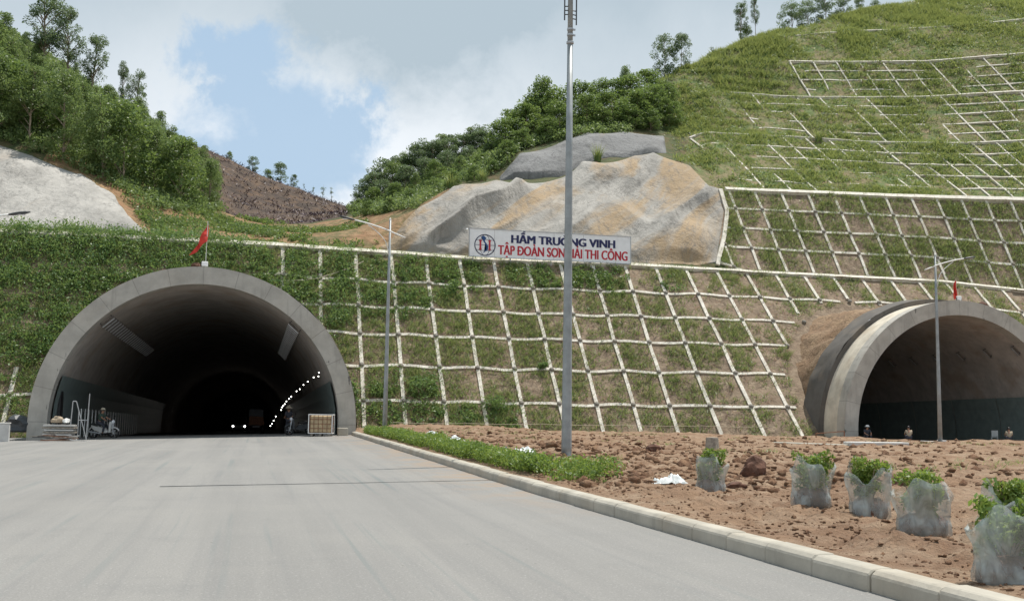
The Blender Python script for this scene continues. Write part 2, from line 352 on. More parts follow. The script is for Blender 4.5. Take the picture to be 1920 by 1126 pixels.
# ------------------------------------------------------------------ terrain
TOE, ZT = 68.5, .5
_cX = [-60, -17, 0, 16, 28, 43, 57, 66, 120]; _cY = [78.2, 78.2, 78.2, 79.6, 79.4, 79.9, 79.6, 79.3, 79.3]; _cZ = [13.4, 13.4, 13.4, 13.3, 13.4, 13.35, 13.3, 12.75, 12.4]
def Yc(X): return np.interp(X, _cX, _cY)
def Zc(X): return np.interp(X, _cX, _cZ)
cps = [(1350, 355, 87.2), (1475, 360, 86.7), (1600, 365, 86.2), (1700, 369, 85.6), (1800, 372, 85.2), (1920, 375, 84.7), (2100, 377, 84), (2300, 378, 83.5)]
def back(lst, dy, dz=.1): return [tuple(atY(*c))[:2]+(atY(*c)[2],) for c in lst], [(p[0], p[1]+dy, p[2]+dz) for p in [atY(*c) for c in lst]]
L3 = [(1360, 252, 101), (1440, 255, 100.5), (1550, 262, 99.5), (1640, 268, 98.5), (1810, 270, 96.5), (1893, 266, 95.5), (1990, 260, 94.5), (2200, 250, 93)]
L4 = [(1340, 172, 111), (1440, 180, 110), (1600, 184, 108), (1730, 183, 105.5), (1920, 172, 101), (2000, 165, 99.5), (2200, 150, 97)]
L5 = [(1360, 112, 117), (1480, 115, 115), (1600, 117, 113), (1740, 116, 110.5), (1870, 105, 107), (1960, 98, 105), (2200, 75, 102)]
L6 = [(1420, 78, 121), (1530, 62, 120.5), (1660, 57, 119), (1820, 48, 116), (1920, 35, 113), (2200, 0, 108)]
RG = [(1480, 60, 124), (1560, 35, 126.5), (1640, 17, 127), (1740, 0, 127), (1920, -25, 125), (2200, -60, 122)]
CT = []
for l, dy in ((cps, 1.5), (L3, 1.0), (L4, 1.0), (L5, .6), (L6, .5)):
    a, b = back(l, dy, .06); CT += a+b
CT += back(RG, 0)[0]; CT += [(p[0]+2, p[1]+14, p[2]-2.5) for p in back(RG, 0)[0]]; CT += [(p[0]+8, p[1]+40, p[2]-6) for p in back(RG, 0)[0]]
SIL = [(1345, 96, 119), (1285, 126, 116), (1240, 150, 114)]
CT += back(SIL, 0)[0]; CT += [(p[0]-1, p[1]+10, p[2]-4) for p in back(SIL, 0)[0]]; CT += [(p[0]-2, p[1]+35, p[2]-12) for p in back(SIL, 0)[0]]
CTOP = [(715, 461, 81.2), (780, 400, 85), (850, 350, 88), (930, 338, 90), (1060, 332, 92.5), (1092, 303, 93.5), (1190, 292, 94), (1225, 287, 94), (1290, 310, 92), (1330, 342, 89.5), (1352, 362, 87.2), (1362, 405, 85.2), (1347, 445, 82.8)]
DTOP = [(935, 333, 97.2), (975, 286, 99), (1060, 263, 101), (1100, 248, 101.5), (1170, 247, 102), (1245, 255, 102.5)]
DBOT = [(938, 340, 95.8), (1000, 337, 95), (1062, 335, 95), (1100, 309, 96.3), (1180, 300, 97), (1250, 288, 97.5)]
P = []
P += CTOP+DTOP+DBOT
P += [(1260, 200, 110), (1265, 245, 105), (1300, 290, 98), (1325, 315, 94.5), (1200, 190, 114), (1100, 225, 112), (1000, 262, 110), (1300, 200, 109), (1320, 245, 102.5)]
P += [(850, 420, 83.5), (950, 400, 85.2), (1050, 390, 86.5), (1150, 370, 88.5), (1250, 365, 89), (1320, 400, 86), (1100, 440, 83.7), (1250, 425, 84.6), (1000, 445, 83), (900, 450, 82.4), (1180, 420, 85.2)]
P += [(650, 441, 83), (700, 426, 86), (760, 402, 90), (560, 442, 86), (640, 436, 92), (520, 432, 94), (640, 404, 122), (655, 387, 130), (600, 368, 131), (560, 352, 132), (500, 335, 133), (440, 305, 134), (410, 290, 134), (340, 268, 135)]
P += [(450, 370, 119), (550, 395, 119), (500, 418, 108), (420, 402, 106), (330, 421, 84), (400, 428, 86), (300, 396, 88), (380, 396, 95), (240, 388, 87)]
P += [(0, 273, 90), (60, 292, 89.3), (150, 328, 88), (215, 362, 86.7), (238, 400, 84.2), (250, 425, 81.8), (60, 370, 84), (150, 385, 83.6), (-120, 240, 92), (-250, 220, 93)]
P += [(0, 200, 97), (100, 240, 97), (200, 305, 96), (300, 345, 100), (400, 378, 106), (0, 110, 108), (100, 160, 108), (200, 225, 108), (300, 285, 113), (380, 325, 119), (-200, 150, 100), (-200, 60, 110), (-300, -40, 120), (0, 40, 122), (150, 140, 122)]
P += [(700, 402, 97), (760, 388, 98), (850, 347, 96), (900, 334, 98), (750, 365, 108), (830, 318, 110), (900, 292, 112), (960, 275, 108), (690, 385, 112)]
CT += [tuple(atY(*c)) for c in P]
a = [atY(*c) for c in [(655, 387, 130), (560, 352, 132), (440, 305, 134), (340, 268, 135), (0, 40, 122), (150, 140, 122)]]
CT += [(p[0], p[1]+12, p[2]-2) for p in a]+[(p[0], p[1]+40, p[2]-8) for p in a]
a = [atY(*c) for c in [(750, 365, 108), (830, 318, 110), (900, 292, 112), (1000, 262, 110), (1100, 225, 112)]]
CT += [(p[0], p[1]+15, p[2]-1) for p in a]+[(p[0], p[1]+50, p[2]-4) for p in a]
for X in np.arange(-75, 130, 5.):
    CT.append((X, Yc(X)+.2, Zc(X)))
    CT.append((X, Yc(X)+(1.5 if X < 35 else .8), Zc(X)+.02))
CT = np.array(CT); A_ = CT[:, :2]
_n = len(A_); _K = np.linalg.norm(A_[:, None]-A_[None], axis=2); _K[np.arange(_n), np.arange(_n)] = -.05
_Q = np.zeros((_n+3, _n+3)); _Q[:_n, :_n] = _K; _Q[:_n, _n] = 1; _Q[:_n, _n+1:] = A_; _Q[_n:, :_n] = _Q[:_n, _n:].T
_W = np.linalg.solve(_Q, np.r_[CT[:, 2], 0, 0, 0])
def RB(X, Y):
    X = np.asarray(X, float).ravel(); Y = np.asarray(Y, float).ravel(); out = np.empty(len(X))
    for i in range(0, len(X), 4000):
        q = np.c_[X[i:i+4000], Y[i:i+4000]]
        out[i:i+4000] = np.linalg.norm(q[:, None]-A_[None], axis=2) @ _W[:_n]+_W[_n]+q @ _W[_n+1:]
    return out
def _ln(l, dy=0, dz=0):
    q = np.array([atY(*c) for c in l]); return lambda X: (np.interp(X, q[:, 0], q[:, 1])+dy, np.interp(X, q[:, 0], q[:, 2])+dz)
_LN = [lambda X: (Yc(X)+.9, Zc(X)+.02)]
for _l, _d in ((cps, 1.5), (L3, 1.0), (L4, 1.0), (L5, .6), (L6, .5)): _LN += [_ln(_l), _ln(_l, _d, .06)]
_LN += [_ln(RG), _ln(RG, 14, -2.5), _ln(RG, 50, -12)]
def PWZ(X, Y):
    P_ = [f(X) for f in _LN]; z = np.array(P_[0][1])
    for (ya, za), (yb, zb_) in zip(P_[:-1], P_[1:]): z = np.where(Y > ya, za+(zb_-za)*np.clip((Y-ya)/np.maximum(yb-ya, .2), 0, 1), z)
    return z
def HEDGE(Y): return np.interp(Y, [85.5, 101, 111, 117, 121, 124, 140], [37.2, 42.5, 46.5, 50, 55.5, 61, 72])
def lineY(l, dy=0):
    q = np.array([atY(*c) for c in l]); return lambda X: np.interp(X, q[:, 0], q[:, 1])+dy
def UPL(Y): return 37.2+.32*np.clip(Y-85.5, 0, 60)
def TOEY(X): return TOE-2.4*sm(X, 27, 35)
def H(X, Y, rough=True):
    X = np.atleast_1d(np.asarray(X, float)); Y = np.atleast_1d(np.asarray(Y, float)); X, Y = np.broadcast_arrays(X, Y); sh = X.shape; X = X.ravel(); Y = Y.ravel()
    yc, zc = Yc(X), Zc(X)
    ty = TOEY(X); low = ZT+(Y-ty)*(zc-ZT)/(yc-ty)
    hi = RB(X, Y); wt = sm(X, HEDGE(Y)-.3, HEDGE(Y)+2.2+.12*np.clip(Y-95, 0, 30)); hi = hi*(1-wt)+PWZ(X, Y)*wt
    z = np.where(Y <= yc, low, np.where(Y < yc+1.2, zc+(hi-zc)*sm(Y, yc+.6, yc+1.2), hi))
    if rough:
        z = z+np.where(Y <= yc, .10*fbm(X*.8, Y*.8, 3)*sm(yc-Y, 0, .6), .35*fbm(X*.3, Y*.3, 4)*sm(Y, yc+1.5, yc+6)*(1-.85*((X > 5) & (X < HEDGE(Y)+1) & (Y < 105)))*(1-.85*((X < -14) & (Y < 95))))
    return z.reshape(sh)
def Hp(X, Y): return float(H(X, Y)[0])
def nrm(X, Y, e=.3):
    dx = (H(X+e, Y, False)-H(X-e, Y, False))/(2*e); dy = (H(X, Y+e, False)-H(X, Y-e, False))/(2*e)
    n = np.stack([-dx, -dy, np.ones_like(dx)], -1); return n/np.linalg.norm(n, axis=-1, keepdims=True)

LCX, RCX, CZ, RI, RO, PY = -2.88, 44.23, .80, 7.52, 8.47, 60.
SR = 1.058; RCX, RPY, RCZ, RRO = 44.23*SR, 60*SR, 1.5+(.80-1.5)*SR, RO*SR
TUN = ((LCX, CZ, RO, PY), (RCX, RCZ, RRO, RPY))
def roadz(X, Y): return np.clip((np.asarray(Y, float)-20)/40, 0, 1)*(.05+.026*(np.clip(X, -14, 5.4)+2.9))
def dirtz(X, Y):
    X = np.asarray(X, float); Y = np.asarray(Y, float)
    b = roadz(5.3, Y)+.17+.06*sm(X, 6, 9)
    b = b+.2*sm(Y, 40, 66)*sm(X, 6, 10)*(1-sm(X, 11, 18))-.20*sm(X, 18, 36)*sm(Y, 34, 56)-.05*sm(X, 36, 50)*sm(Y, 45, 58)
    return b+(.20*fbm(X*.35, Y*.35, 3)+.15*fbm(X*1.5, Y*1.5, 3)+.13*fbm(X*3.1+9, Y*3.1, 3)*sm(fbm(X*.4+2, Y*.4, 2), -.1, .3)+.07*fbm(X*6, Y*6, 2))*sm(X, 5.6, 6.6)

def grid(xs, ys, zf, keep=None, name='m', smooth=True):
    X, Y = np.meshgrid(xs, ys); Z = zf(X, Y); V = np.stack([X, Y, Z], -1).reshape(-1, 3)
    a, b = len(xs), len(ys); i = np.arange(a*b).reshape(b, a)
    Fc = np.stack([i[:-1, :-1], i[:-1, 1:], i[1:, 1:], i[1:, :-1]], -1).reshape(-1, 4)
    if keep is not None:
        c = V[Fc].mean(1); Fc = Fc[keep(c)]
        u, inv = np.unique(Fc, return_inverse=True); V = V[u]; Fc = inv.reshape(-1, 4)
    return npmesh(name, V, Fc, smooth)
def struct(name, me, m): return tag(link(name, me, m), kind='structure')

struct('ground', npmesh('ground', [(-1500, -600, -3.0), (1500, -600, -3.0), (1500, 2400, -3.0), (-1500, 2400, -3.0)], [(0, 1, 2, 3)]), M['base'])
struct('road', grid(np.linspace(-14, 5.4, 40), np.r_[np.linspace(-20, 66, 90)], roadz, name='road'), M['road'])
def outside(c):
    k = np.ones(len(c), bool)
    for cx, z0, ro, _ in TUN: k &= ~((np.hypot(c[:, 0]-cx, c[:, 2]-z0) < ro-.15) | ((abs(c[:, 0]-cx) < ro-.15) & (c[:, 2] < z0)))
    return k
def vk(c): return ~((c[:, 1] > 60.5) & (abs(c[:, 0]-RCX) < RRO-.1)) & ~((c[:, 1] > 59.6) & (abs(c[:, 0]-LCX) < RO))
struct('dirt_verge', grid(np.r_[np.arange(5.55, 12, .12), np.arange(12, 36, .3), np.arange(36, 80, .8)], np.r_[np.arange(4, 24, .12), np.arange(24, 70, .3)], dirtz, vk, 'verge'), M['dirt'])
struct('roadside_ground', grid(np.arange(-60, -13.9, .8), np.arange(-5, 70, .8), lambda X, Y: .02+roadz(-14., Y)+.0*X+.25*sm(-X, 14, 20)+.3*sm(Y, 60, 68), lambda c: ~((c[:, 1] > 59.6) & (c[:, 0] > LCX-RO)), 'lground'), M['dirt'])
struct('cut_slope', grid(np.arange(-60, 110, .4), np.r_[np.arange(63.5, 80.6, .3)], lambda X, Y: np.minimum(H(X, Y), H(X, Yc(X), False)), outside, 'slope'), M['soil'])
fx = lambda c, a, b: (c[:, 0] > a) & (c[:, 0] < b)
hx, hy = np.arange(-75, 125, .7), np.r_[np.arange(78.0, 100, .45), np.arange(100, 172, .9)]
Hh = lambda X, Y: H(X, np.maximum(Y, Yc(X)+.01))
_on = lambda c: c[:, 1] > Yc(c[:, 0])-.25
def is_burnt(c): return (c[:, 1] > 101+.15*(c[:, 0]+5)+3*fbm(c[:, 0]*.2, c[:, 1]*.2, 2)) & (c[:, 0] > -9+.02*c[:, 1]-6*((c[:, 1] > 118))) & (c[:, 0] < 8+.085*(c[:, 1]-100)*1.3)
def is_upper(c): return c[:, 0] > UPL(c[:, 1])+.3
def is_mid(c): return (c[:, 0] > UPL(c[:, 1])+.3) & (c[:, 1] < lineY(cps)(c[:, 0])+.2)
def is_valley(c): return (c[:, 0] > -17) & (c[:, 0] < 16) & (c[:, 1] < 101) & ~is_burnt(c)
struct('burnt_hillside', grid(hx, hy, Hh, is_burnt, 'burnt'), M['burnt'])
struct('stepped_hillside', grid(hx, hy, Hh, lambda c: _on(c) & is_upper(c) & ~is_mid(c), 'upper'), M['upper'])
struct('middle_slope', grid(hx, hy, Hh, lambda c: _on(c) & is_mid(c), 'middle'), M['soil'])
struct('valley_ground', grid(hx, hy, Hh, lambda c: _on(c) & is_valley(c) & ~is_upper(c), 'valley'), M['orange'])
struct('wooded_hillside', grid(hx, hy, Hh, lambda c: _on(c) & ~is_valley(c) & ~is_upper(c) & ~is_burnt(c), 'wooded'), M['hill'])

# sprayed concrete faces: lofts between a foot line and a head line, lying on the hill
def resample(pl, n):
    pl = np.array(pl, float); d = np.r_[0, np.cumsum(np.linalg.norm(np.diff(pl, axis=0), axis=1))]; t = np.linspace(0, d[-1], n)
    return np.stack([np.interp(t, d, pl[:, k]) for k in range(pl.shape[1])], -1)
def shotcrete(name, foot, head, nu, nv, amp, m, label, off=.3, fold=0):
    f = resample(foot, nu); h = resample(head, nu); t = np.linspace(0, 1, nv)[:, None, None]
    XY = f[None]*(1-t)+h[None]*t; X, Y = XY[..., 0], XY[..., 1]
    Z = H(X, Y, True)
    tt = t[..., 0]; uu = np.linspace(0, 1, nu)[None]; ed = np.minimum(sm(tt, 0, .1), np.clip((1-tt)/.28, 0, 1))*np.minimum(np.clip(uu/.08, 0, 1), np.clip((1-uu)/.10, 0, 1))
    nn = nrm(X, Y, .8)
    wv = 1.6*fbm(X*.12+5, Z*.12, 3); sdir = X*.60-Z*.74+wv; ldir = X*.8+Z*.6
    rid = lambda fq, o_: 1-np.abs(2*vn(sdir*fq+o_, ldir*.05+o_*.7))*1.6
    d = off*ed+amp*ed*(fbm(X*.15+Z*.05+3, Y*.12+Z*.07, 2)*1.2+.20*fbm(X*.45, Z*.45, 3)+.03*fbm(X*1.6, Z*1.6, 3))
    d = d+fold*ed*sm(tt, 0, .35)*(rid(.22, 8.)*.8+rid(.5, 3.)*.33+rid(1.1, 5.)*.10-.5)
    d = np.maximum(d, .12*ed)
    V = np.stack([X, Y, Z], -1)+nn*d[..., None]
    V = V.reshape(-1, 3); i = np.arange(nu*nv).reshape(nv, nu)
    Fc = np.stack([i[:-1, :-1], i[:-1, 1:], i[1:, 1:], i[1:, :-1]], -1).reshape(-1, 4)
    rim = np.r_[i[0], i[1:, -1], i[-1, ::-1][1:], i[::-1, 0][1:-1]]; low = V[rim]-np.array([0, -.25, .6]); b = len(V); k = len(rim)
    Fs = [(rim[j], b+j, b+(j+1) % k, rim[(j+1) % k]) for j in range(k)]
    return tag(link(name, npmesh(name, np.r_[V, low], np.r_[Fc, Fs], True), m), label, 'rock face')
xy = lambda l: [tuple(atY(*c))[:2] for c in l]
shotcrete('sprayed_concrete_face', xy([(712, 462, 80.9)])+[(x, Yc(x)+1.35) for x in (12, 18, 24, 30)]+xy([(1343, 473, 80.9)]),
          xy(CTOP[0:1])+xy([(780, 398, 85.3), (850, 347, 88.2), (930, 336, 90.2), (1060, 330, 92.7), (1092, 301, 93.7), (1190, 290, 94.2), (1225, 285, 94.2), (1290, 308, 92.2), (1330, 342, 89.5), (1360, 380, 86.4)]), 240, 120, .75, M['shotA'],
          'large tan and grey sprayed concrete face bulging behind the white name board', .2, 2.0)
shotcrete('sprayed_concrete_face', xy(DBOT), xy(DTOP), 60, 26, .5, M['shotB'], 'smaller dark grey sprayed concrete face high up under the bushy trees', .25, .35)
shotcrete('sprayed_concrete_face', [(-34, 79.9), (-17.5, 79.8)]+xy([(130, 436, 79.8), (275, 437, 80.1)]), xy([(-250, 222, 93), (-120, 242, 92), (0, 273, 90), (60, 292, 89.3), (150, 328, 88), (215, 362, 86.7), (238, 400, 84.2), (282, 436, 80.6)]), 90, 44, .9, M['shotC'],
          'pale sprayed concrete face below the dense wood at the left edge', .25, 1.0)

# ------------------------------------------------------------------ concrete lattices on the slopes
def ribbon(pts, wd, ht, nmf, jit=.04, bury=0, seed=0):
    """square beam along plan points, following the ground"""
    pts = np.array(pts); X, Y = pts[:, 0], pts[:, 1]; n = len(X); rs = np.random.RandomState(seed)
    Z = H(X, Y, False); nn = nmf(X, Y); P3 = np.stack([X, Y, Z], -1); T = np.gradient(P3, axis=0); T /= np.linalg.norm(T, axis=1)[:, None]
    S = np.cross(T, nn); S /= np.linalg.norm(S, axis=1)[:, None]
    lift = ht+(-bury*np.clip(fbm(X*.22+seed*3.7, Y*.22+seed, 2)*2.2+np.interp(X-.25*(Y-88), [44, 56, 64, 70], [.42, .12, -.12, -.3]), 0, 1) if bury else 0)+rs.uniform(-.015, .015, n)
    P3 = P3+S*(fbm(np.arange(n)*.25+seed*9, np.full(n, seed*1.7), 2)*jit*2.2)[:, None]
    top = P3+nn*np.reshape(lift, (-1, 1)); bot = P3-nn*.35
    V = np.concatenate([top-S*wd/2, top+S*wd/2, bot+S*wd/2, bot-S*wd/2]); f = []
    for k in range(4):
        a, b = k*n, ((k+1) % 4)*n
        f += [(a+i, b+i, b+i+1, a+i+1) for i in range(n-1)]
    f += [(0, n, 2*n, 3*n), (n-1, 4*n-1, 3*n-1, 2*n-1)]
    return V, f
def beam(name, pts, wd, ht, parent, **k):
    V, f = ribbon(pts, wd, ht, nrm, **k); mb = MB(); mb.add(V, f); return mb.build(name, M['beam'], parent)
def in_tunnel(X, z, m=.25): return any(math.hypot(X-cx, z-z0) < ro+m or (abs(X-cx) < ro+m and z < z0) for cx, z0, ro, _ in TUN)
def clip_runs(pts):
    """cut a plan polyline where it would enter a tunnel barrel"""
    runs, cur = [], []; Z = H(np.array([p[0] for p in pts]), np.array([p[1] for p in pts]), False)
    for p, z in zip(pts, Z):
        if in_tunnel(p[0], z, 1.2 if p[0] > 30 else .5):
            if len(cur) > 1: runs.append(cur)
            cur = []
        else: cur.append(p)
    if len(cur) > 1: runs.append(cur)
    return runs
low = empty('concrete_lattice', (0, 0, 0), 0, 'lowest white concrete lattice, on the cut slope between and around the two tunnel mouths', 'lattice')
ROWS = [.185, .345, .505, .68, .865]          # fraction of the slope down from the terrace edge
COLS = [12.25+2.65*k for k in range(-16, 34)]
caps = []
def tY(X, t): y = Yc(X); return y+(TOEY(X)-y)*t
for ci, X in enumerate(COLS):
    if X < -22 or X > 84: continue
    ts = np.linspace(.0, 1.02, 26)
    if X < 1: ts = ts[ts > .70] if X < -11 else []
    for run in clip_runs([(X, float(tY(X, t))) for t in ts]): beam('rib', run, .25, .09, low, jit=.035, seed=ci)
    for t in ROWS:
        z = float(H(X, tY(X, t), False)[0])
        if not in_tunnel(X, z, .8) and (1 < X < 75 or (-20 < X < -11 and t > .7)): caps.append((X, float(tY(X, t)), z))
for ri, t in enumerate(ROWS):
    xs = np.r_[np.arange(-22, -11, .66) if t > .8 else [], np.arange(.3, 84, .66)]
    if t > .8: xs = np.arange(-22, 84, .66)
    for run in clip_runs([(x, float(tY(x, t))+.06*math.sin(x*1.18+ri)) for x in xs]): beam('cross_beam', run, .22, .09, low, jit=.04, seed=60+ri)
beam('coping', [(x, float(Yc(x))+.02) for x in np.arange(-34, 96, .8)], .55, .16, low, jit=.03, seed=90)
def add_caps(lst, parent, r=.17):
    lst = sorted(lst, key=lambda p: math.hypot(p[0], p[1])); rest = MB()
    pa = atY(960, 563, 80)
    for i, (X, Y, z) in enumerate(lst):
        n = Vector(nrm(np.array([X]), np.array([Y]))[0]); q = n.to_track_quat('Z', 'Y').to_matrix(); mb = MB() if i < 95 else rest
        c = Vector((X, Y, z))+n*.07; k = 7
        V = [c+q @ Vector((r*s*math.cos(6.283*j/k), r*s*math.sin(6.283*j/k), h)) for s, h in ((1.1, 0), (.95, .12), (.5, .17)) for j in range(k)]
        mb.add(V, [(a*k+j, a*k+(j+1) % k, (a+1)*k+(j+1) % k, (a+1)*k+j) for a in range(2) for j in range(k)]+[tuple(range(2*k, 3*k))])
        if i < 95: mb.build('anchor_cap', M['cap'], parent)
    if rest.v: tag(rest.build('anchor_caps', M['cap'], parent), kind='stuff')
add_caps(caps, low)

mid = empty('concrete_lattice', (40, 80, 13.4), 0, 'middle white concrete lattice, between the two terraces right of the tan rock face', 'lattice')
def lat(parent, fY0, fY1, x0, x1, dx, rows, bury, seed, lim=None, wd=.23, ht=.09, slant=0, cap=False, coping=None):
    cp = []; off = Vector(parent.location)
    def bm_(nm, pts, **k):
        if lim: pts = [p for p in pts if p[0] > lim(p[1])]
        if len(pts) < 3: return
        o = beam(nm, pts, wd, ht, parent, **k); o.location = -off; return o
    k = 0; X = x0
    while X <= x1:
        xt = X*(1+slant); pts = [(X+(xt-X)*t, float(fY0(X))+(float(fY1(xt))-float(fY0(X)))*t) for t in np.linspace(0, 1, 18)]
        bm_('rib', pts, jit=.05, bury=bury, seed=seed+k); k += 1; X += dx
        if cap: cp += [(X-dx, float(fY0(X-dx))+(float(fY1(X-dx))-float(fY0(X-dx)))*t) for t in rows]
    for i, t in enumerate(rows):
        xs = np.arange(x0, x1, .7); bm_('cross_beam', [(x, float(fY0(x))+(float(fY1(x))-float(fY0(x)))*t) for x in xs], jit=.04, bury=bury, seed=seed+200+i)
    if coping:
        o = beam('coping', [(x, float(fY1(x))) for x in np.arange(x0, x1, .8) if not lim or x > lim(float(fY1(x)))-.2], coping, .16, parent, jit=.03, bury=bury*.6, seed=seed+400); o.location = -off
    return cp
Y2, Y3, Y4, Y5, Y6 = lineY(cps), lineY(L3), lineY(L4), lineY(L5), lineY(L6)
eb = [tuple(atY(*c))[:2] for c in [(1345, 476, 80.7), (1357, 430, 83.5), (1362, 400, 85.3), (1350, 360, 87.1)]]
eX = lambda Y: np.interp(Y, [p[1] for p in eb], [p[0] for p in eb])
cp = lat(mid, lambda X: Yc(X)+.9, Y2, 35.7, 92, 2.5, [.03, .29, .52, .76], 0, 1, lim=eX, cap=True, coping=.5)
# curved left edge beam of the middle lattice
eb = [tuple(atY(*c))[:2] for c in [(1345, 476, 80.7), (1357, 430, 83.5), (1362, 400, 85.3), (1350, 360, 87.1)]]
o = beam('edge_beam', resample(eb, 14), .34, .2, mid, jit=.02); o.location = -mid.location
cz = H(np.array([p[0] for p in cp]), np.array([p[1] for p in cp]), False)
rr = MB()
for (X, Y), z in zip(cp, cz):
    if X < 74 and X > eX(Y):
        n = Vector(nrm(np.array([X]), np.array([Y]))[0]); mb = MB(); q = n.to_track_quat('Z', 'Y').to_matrix(); c = Vector((X, Y, z))+n*.07-mid.location
        V = [c+q @ Vector((.17*s*math.cos(6.283*j/7), .17*s*math.sin(6.283*j/7), h)) for s, h in ((1.1, 0), (.95, .12), (.5, .17)) for j in range(7)]
        mb.add(V, [(a*7+j, a*7+(j+1) % 7, (a+1)*7+(j+1) % 7, (a+1)*7+j) for a in range(2) for j in range(7)]+[tuple(range(14, 21))]); mb.build('anchor_cap', M['cap'], mid)
upl = empty('concrete_lattice', (50, 88, 22), 0, 'lower grass grown concrete lattice on the third slope, above the bold second terrace edge', 'lattice')
lat(upl, lambda X: Y2(X)+1.6, Y3, 43, 96, 2.5, [.2, .4, .6, .8], .20, 11, wd=.17, coping=.34)
upm = empty('concrete_lattice', (56, 100, 31), 0, 'half buried concrete lattice on the fourth slope, high on the grassy hill', 'lattice')
lat(upm, lambda X: Y3(X)+1.2, Y4, 52, 100, 2.6, [.2, .4, .6, .8], .22, 23, wd=.17, coping=.3)
upt = empty('concrete_lattice', (60, 108, 40), 0, 'topmost concrete lattice with few beams showing through grass near the hill crest', 'lattice')
lat(upt, lambda X: Y4(X)+1.0, Y5, 62, 104, 2.7, [.25, .5, .75], .22, 37, wd=.16, coping=.26)
for i, l in enumerate((Y6,)):
    o = beam('coping', [(x, float(l(x))) for x in np.arange(66, 105, .8)], .32, .12, upt, jit=.03, bury=.14, seed=77); o.location = -upt.location

# ------------------------------------------------------------------ tunnels
def arc(R, n, z0): 
    """open horseshoe profile, foot to foot, centred on (0,0): verticals below the springing"""
    a = np.linspace(0, math.pi, n); pr = [(R*math.cos(t), R*math.sin(t)) for t in a]
    return [(R, z0)]+pr+[(-R, z0)]
GR = -.015
def tunnel(cx, name, label, shell_len, length, extra):
    t = empty(name, (cx, PY, CZ) if cx == LCX else (cx, RPY, RCZ), 0, label, 'tunnel portal', None, None if cx == LCX else SR); n = 56; z0 = -CZ-.5
    ai, ao = arc(RI, n, z0), arc(RO, n, z0); k = len(ai)
    mb = MB(); V = [(x, 0, z) for x, z in ai]+[(x, 0, z) for x, z in ao]+[(x, .9, z) for x, z in ai]+[(x, .9, z) for x, z in ao]
    f = []
    for i in range(k-1): f += [(i, i+1, k+i+1, k+i), (2*k+i, 3*k+i, 3*k+i+1, 2*k+i+1), (i, 2*k+i, 2*k+i+1, i+1), (k+i, k+i+1, 3*k+i+1, 3*k+i)]
    mb.add(V, f); ring = mb.build('ring', M['ring'], t)
    def barrel(nm, R0, R1, y0, y1, m, ny=2, lump=0, dz=0):
        V = []; ys = np.linspace(y0, y1, ny)
        for y in ys:
            R = R0+(R1-R0)*(y-y0)/(y1-y0)
            for x, z in arc(R, n, z0-max(0, y)*abs(dz)):
                s = 1+(lump*float(fbm(x*.9+z*.7, y*.9+z*.3, 3)) if lump else 0); V.append((x*s, y, z*s+y*dz))
        q = MB(); q.add(V, [(j*k+i, j*k+i+1, (j+1)*k+i+1, (j+1)*k+i) for j in range(ny-1) for i in range(k-1)]); return q.build(nm, m, t, smooth=True)
    barrel('shell', RO-.004, RO-.004, .9, shell_len, M['shell'], 4)
    barrel('waterproof_band', RO+.32, RO+.42, shell_len, shell_len+2.1, M['band'], 8, .015)
    # end face of the band
    q = MB(); a0, a1 = arc(RO-.006, n, z0), arc(RO+.32, n, z0); V = [(x, shell_len, z) for x, z in a0]+[(x, shell_len, z) for x, z in a1]
    q.add(V, [(i, i+1, k+i+1, k+i) for i in range(k-1)]); q.build('band_end', M['band'], t)
    barrel('lining', RI+.012, RI+.012, .9, length, M['lining'], 40, .0, GR)
    e = MB(); e.add([(x, length-.05, z+length*GR) for x, z in arc(RI+.3, 24, z0)], [tuple(range(26))]); e.build('dark_end_cap', M['dark'], t)  # dark cap added across the far end to stand in for unlit depth
    fl = MB(); 
    for a, b in ((-.5, 4), (4, 40), (40, length)): fl.add([(-RI-.1, a, -CZ+.05-.19+a*GR-.004), (RI+.1, a, -CZ+.05+.19+a*GR-.004), (RI+.1, b, -CZ+.05+.19+b*GR-.004), (-RI-.1, b, -CZ+.05-.19+b*GR-.004)], [(0, 1, 2, 3)])
    fl.build('carriageway', M['floor'], t)
    for s in (-1, 1):
        c = MB(); rr = RI-.09
        for y0 in np.arange(.95, 70, 5.0):
            y1 = y0+4.94
            pts = [(s*rr*math.cos(a) if a > 0 else s*rr, rr*math.sin(a) if a > 0 else a) for a in (-.8, -.4, .001, .12, .22, .335)]
            V = [(x, y, z+y*GR) for y in (y0, y1) for x, z in pts]; c.add(V, [(i, i+1, i+7, i+6) for i in range(5)])
        c.build('wall_cladding', M['clad'], t)
    return t
lt = tunnel(LCX, 'tunnel_portal', 'grey concrete horseshoe portal of the near tunnel, straddling the end of the asphalt road', 3.2, 200, 0)
rtn = tunnel(RCX, 'tunnel_portal', 'grey concrete portal of the second tunnel with its pale tan shell showing, beyond the dirt', 2.5, 90, 0)
nb = MB(); nb.prism([(-.0, 0), (.9, 0), (.9, 1.6), (.75, 2.0), (.15, 2.0), (0, 1.6)], -RI-.05, -RI+.16, 'x')
o = nb.build('niche_door', M['black'], lt); o.location = (0.12, 2.0, -.35)
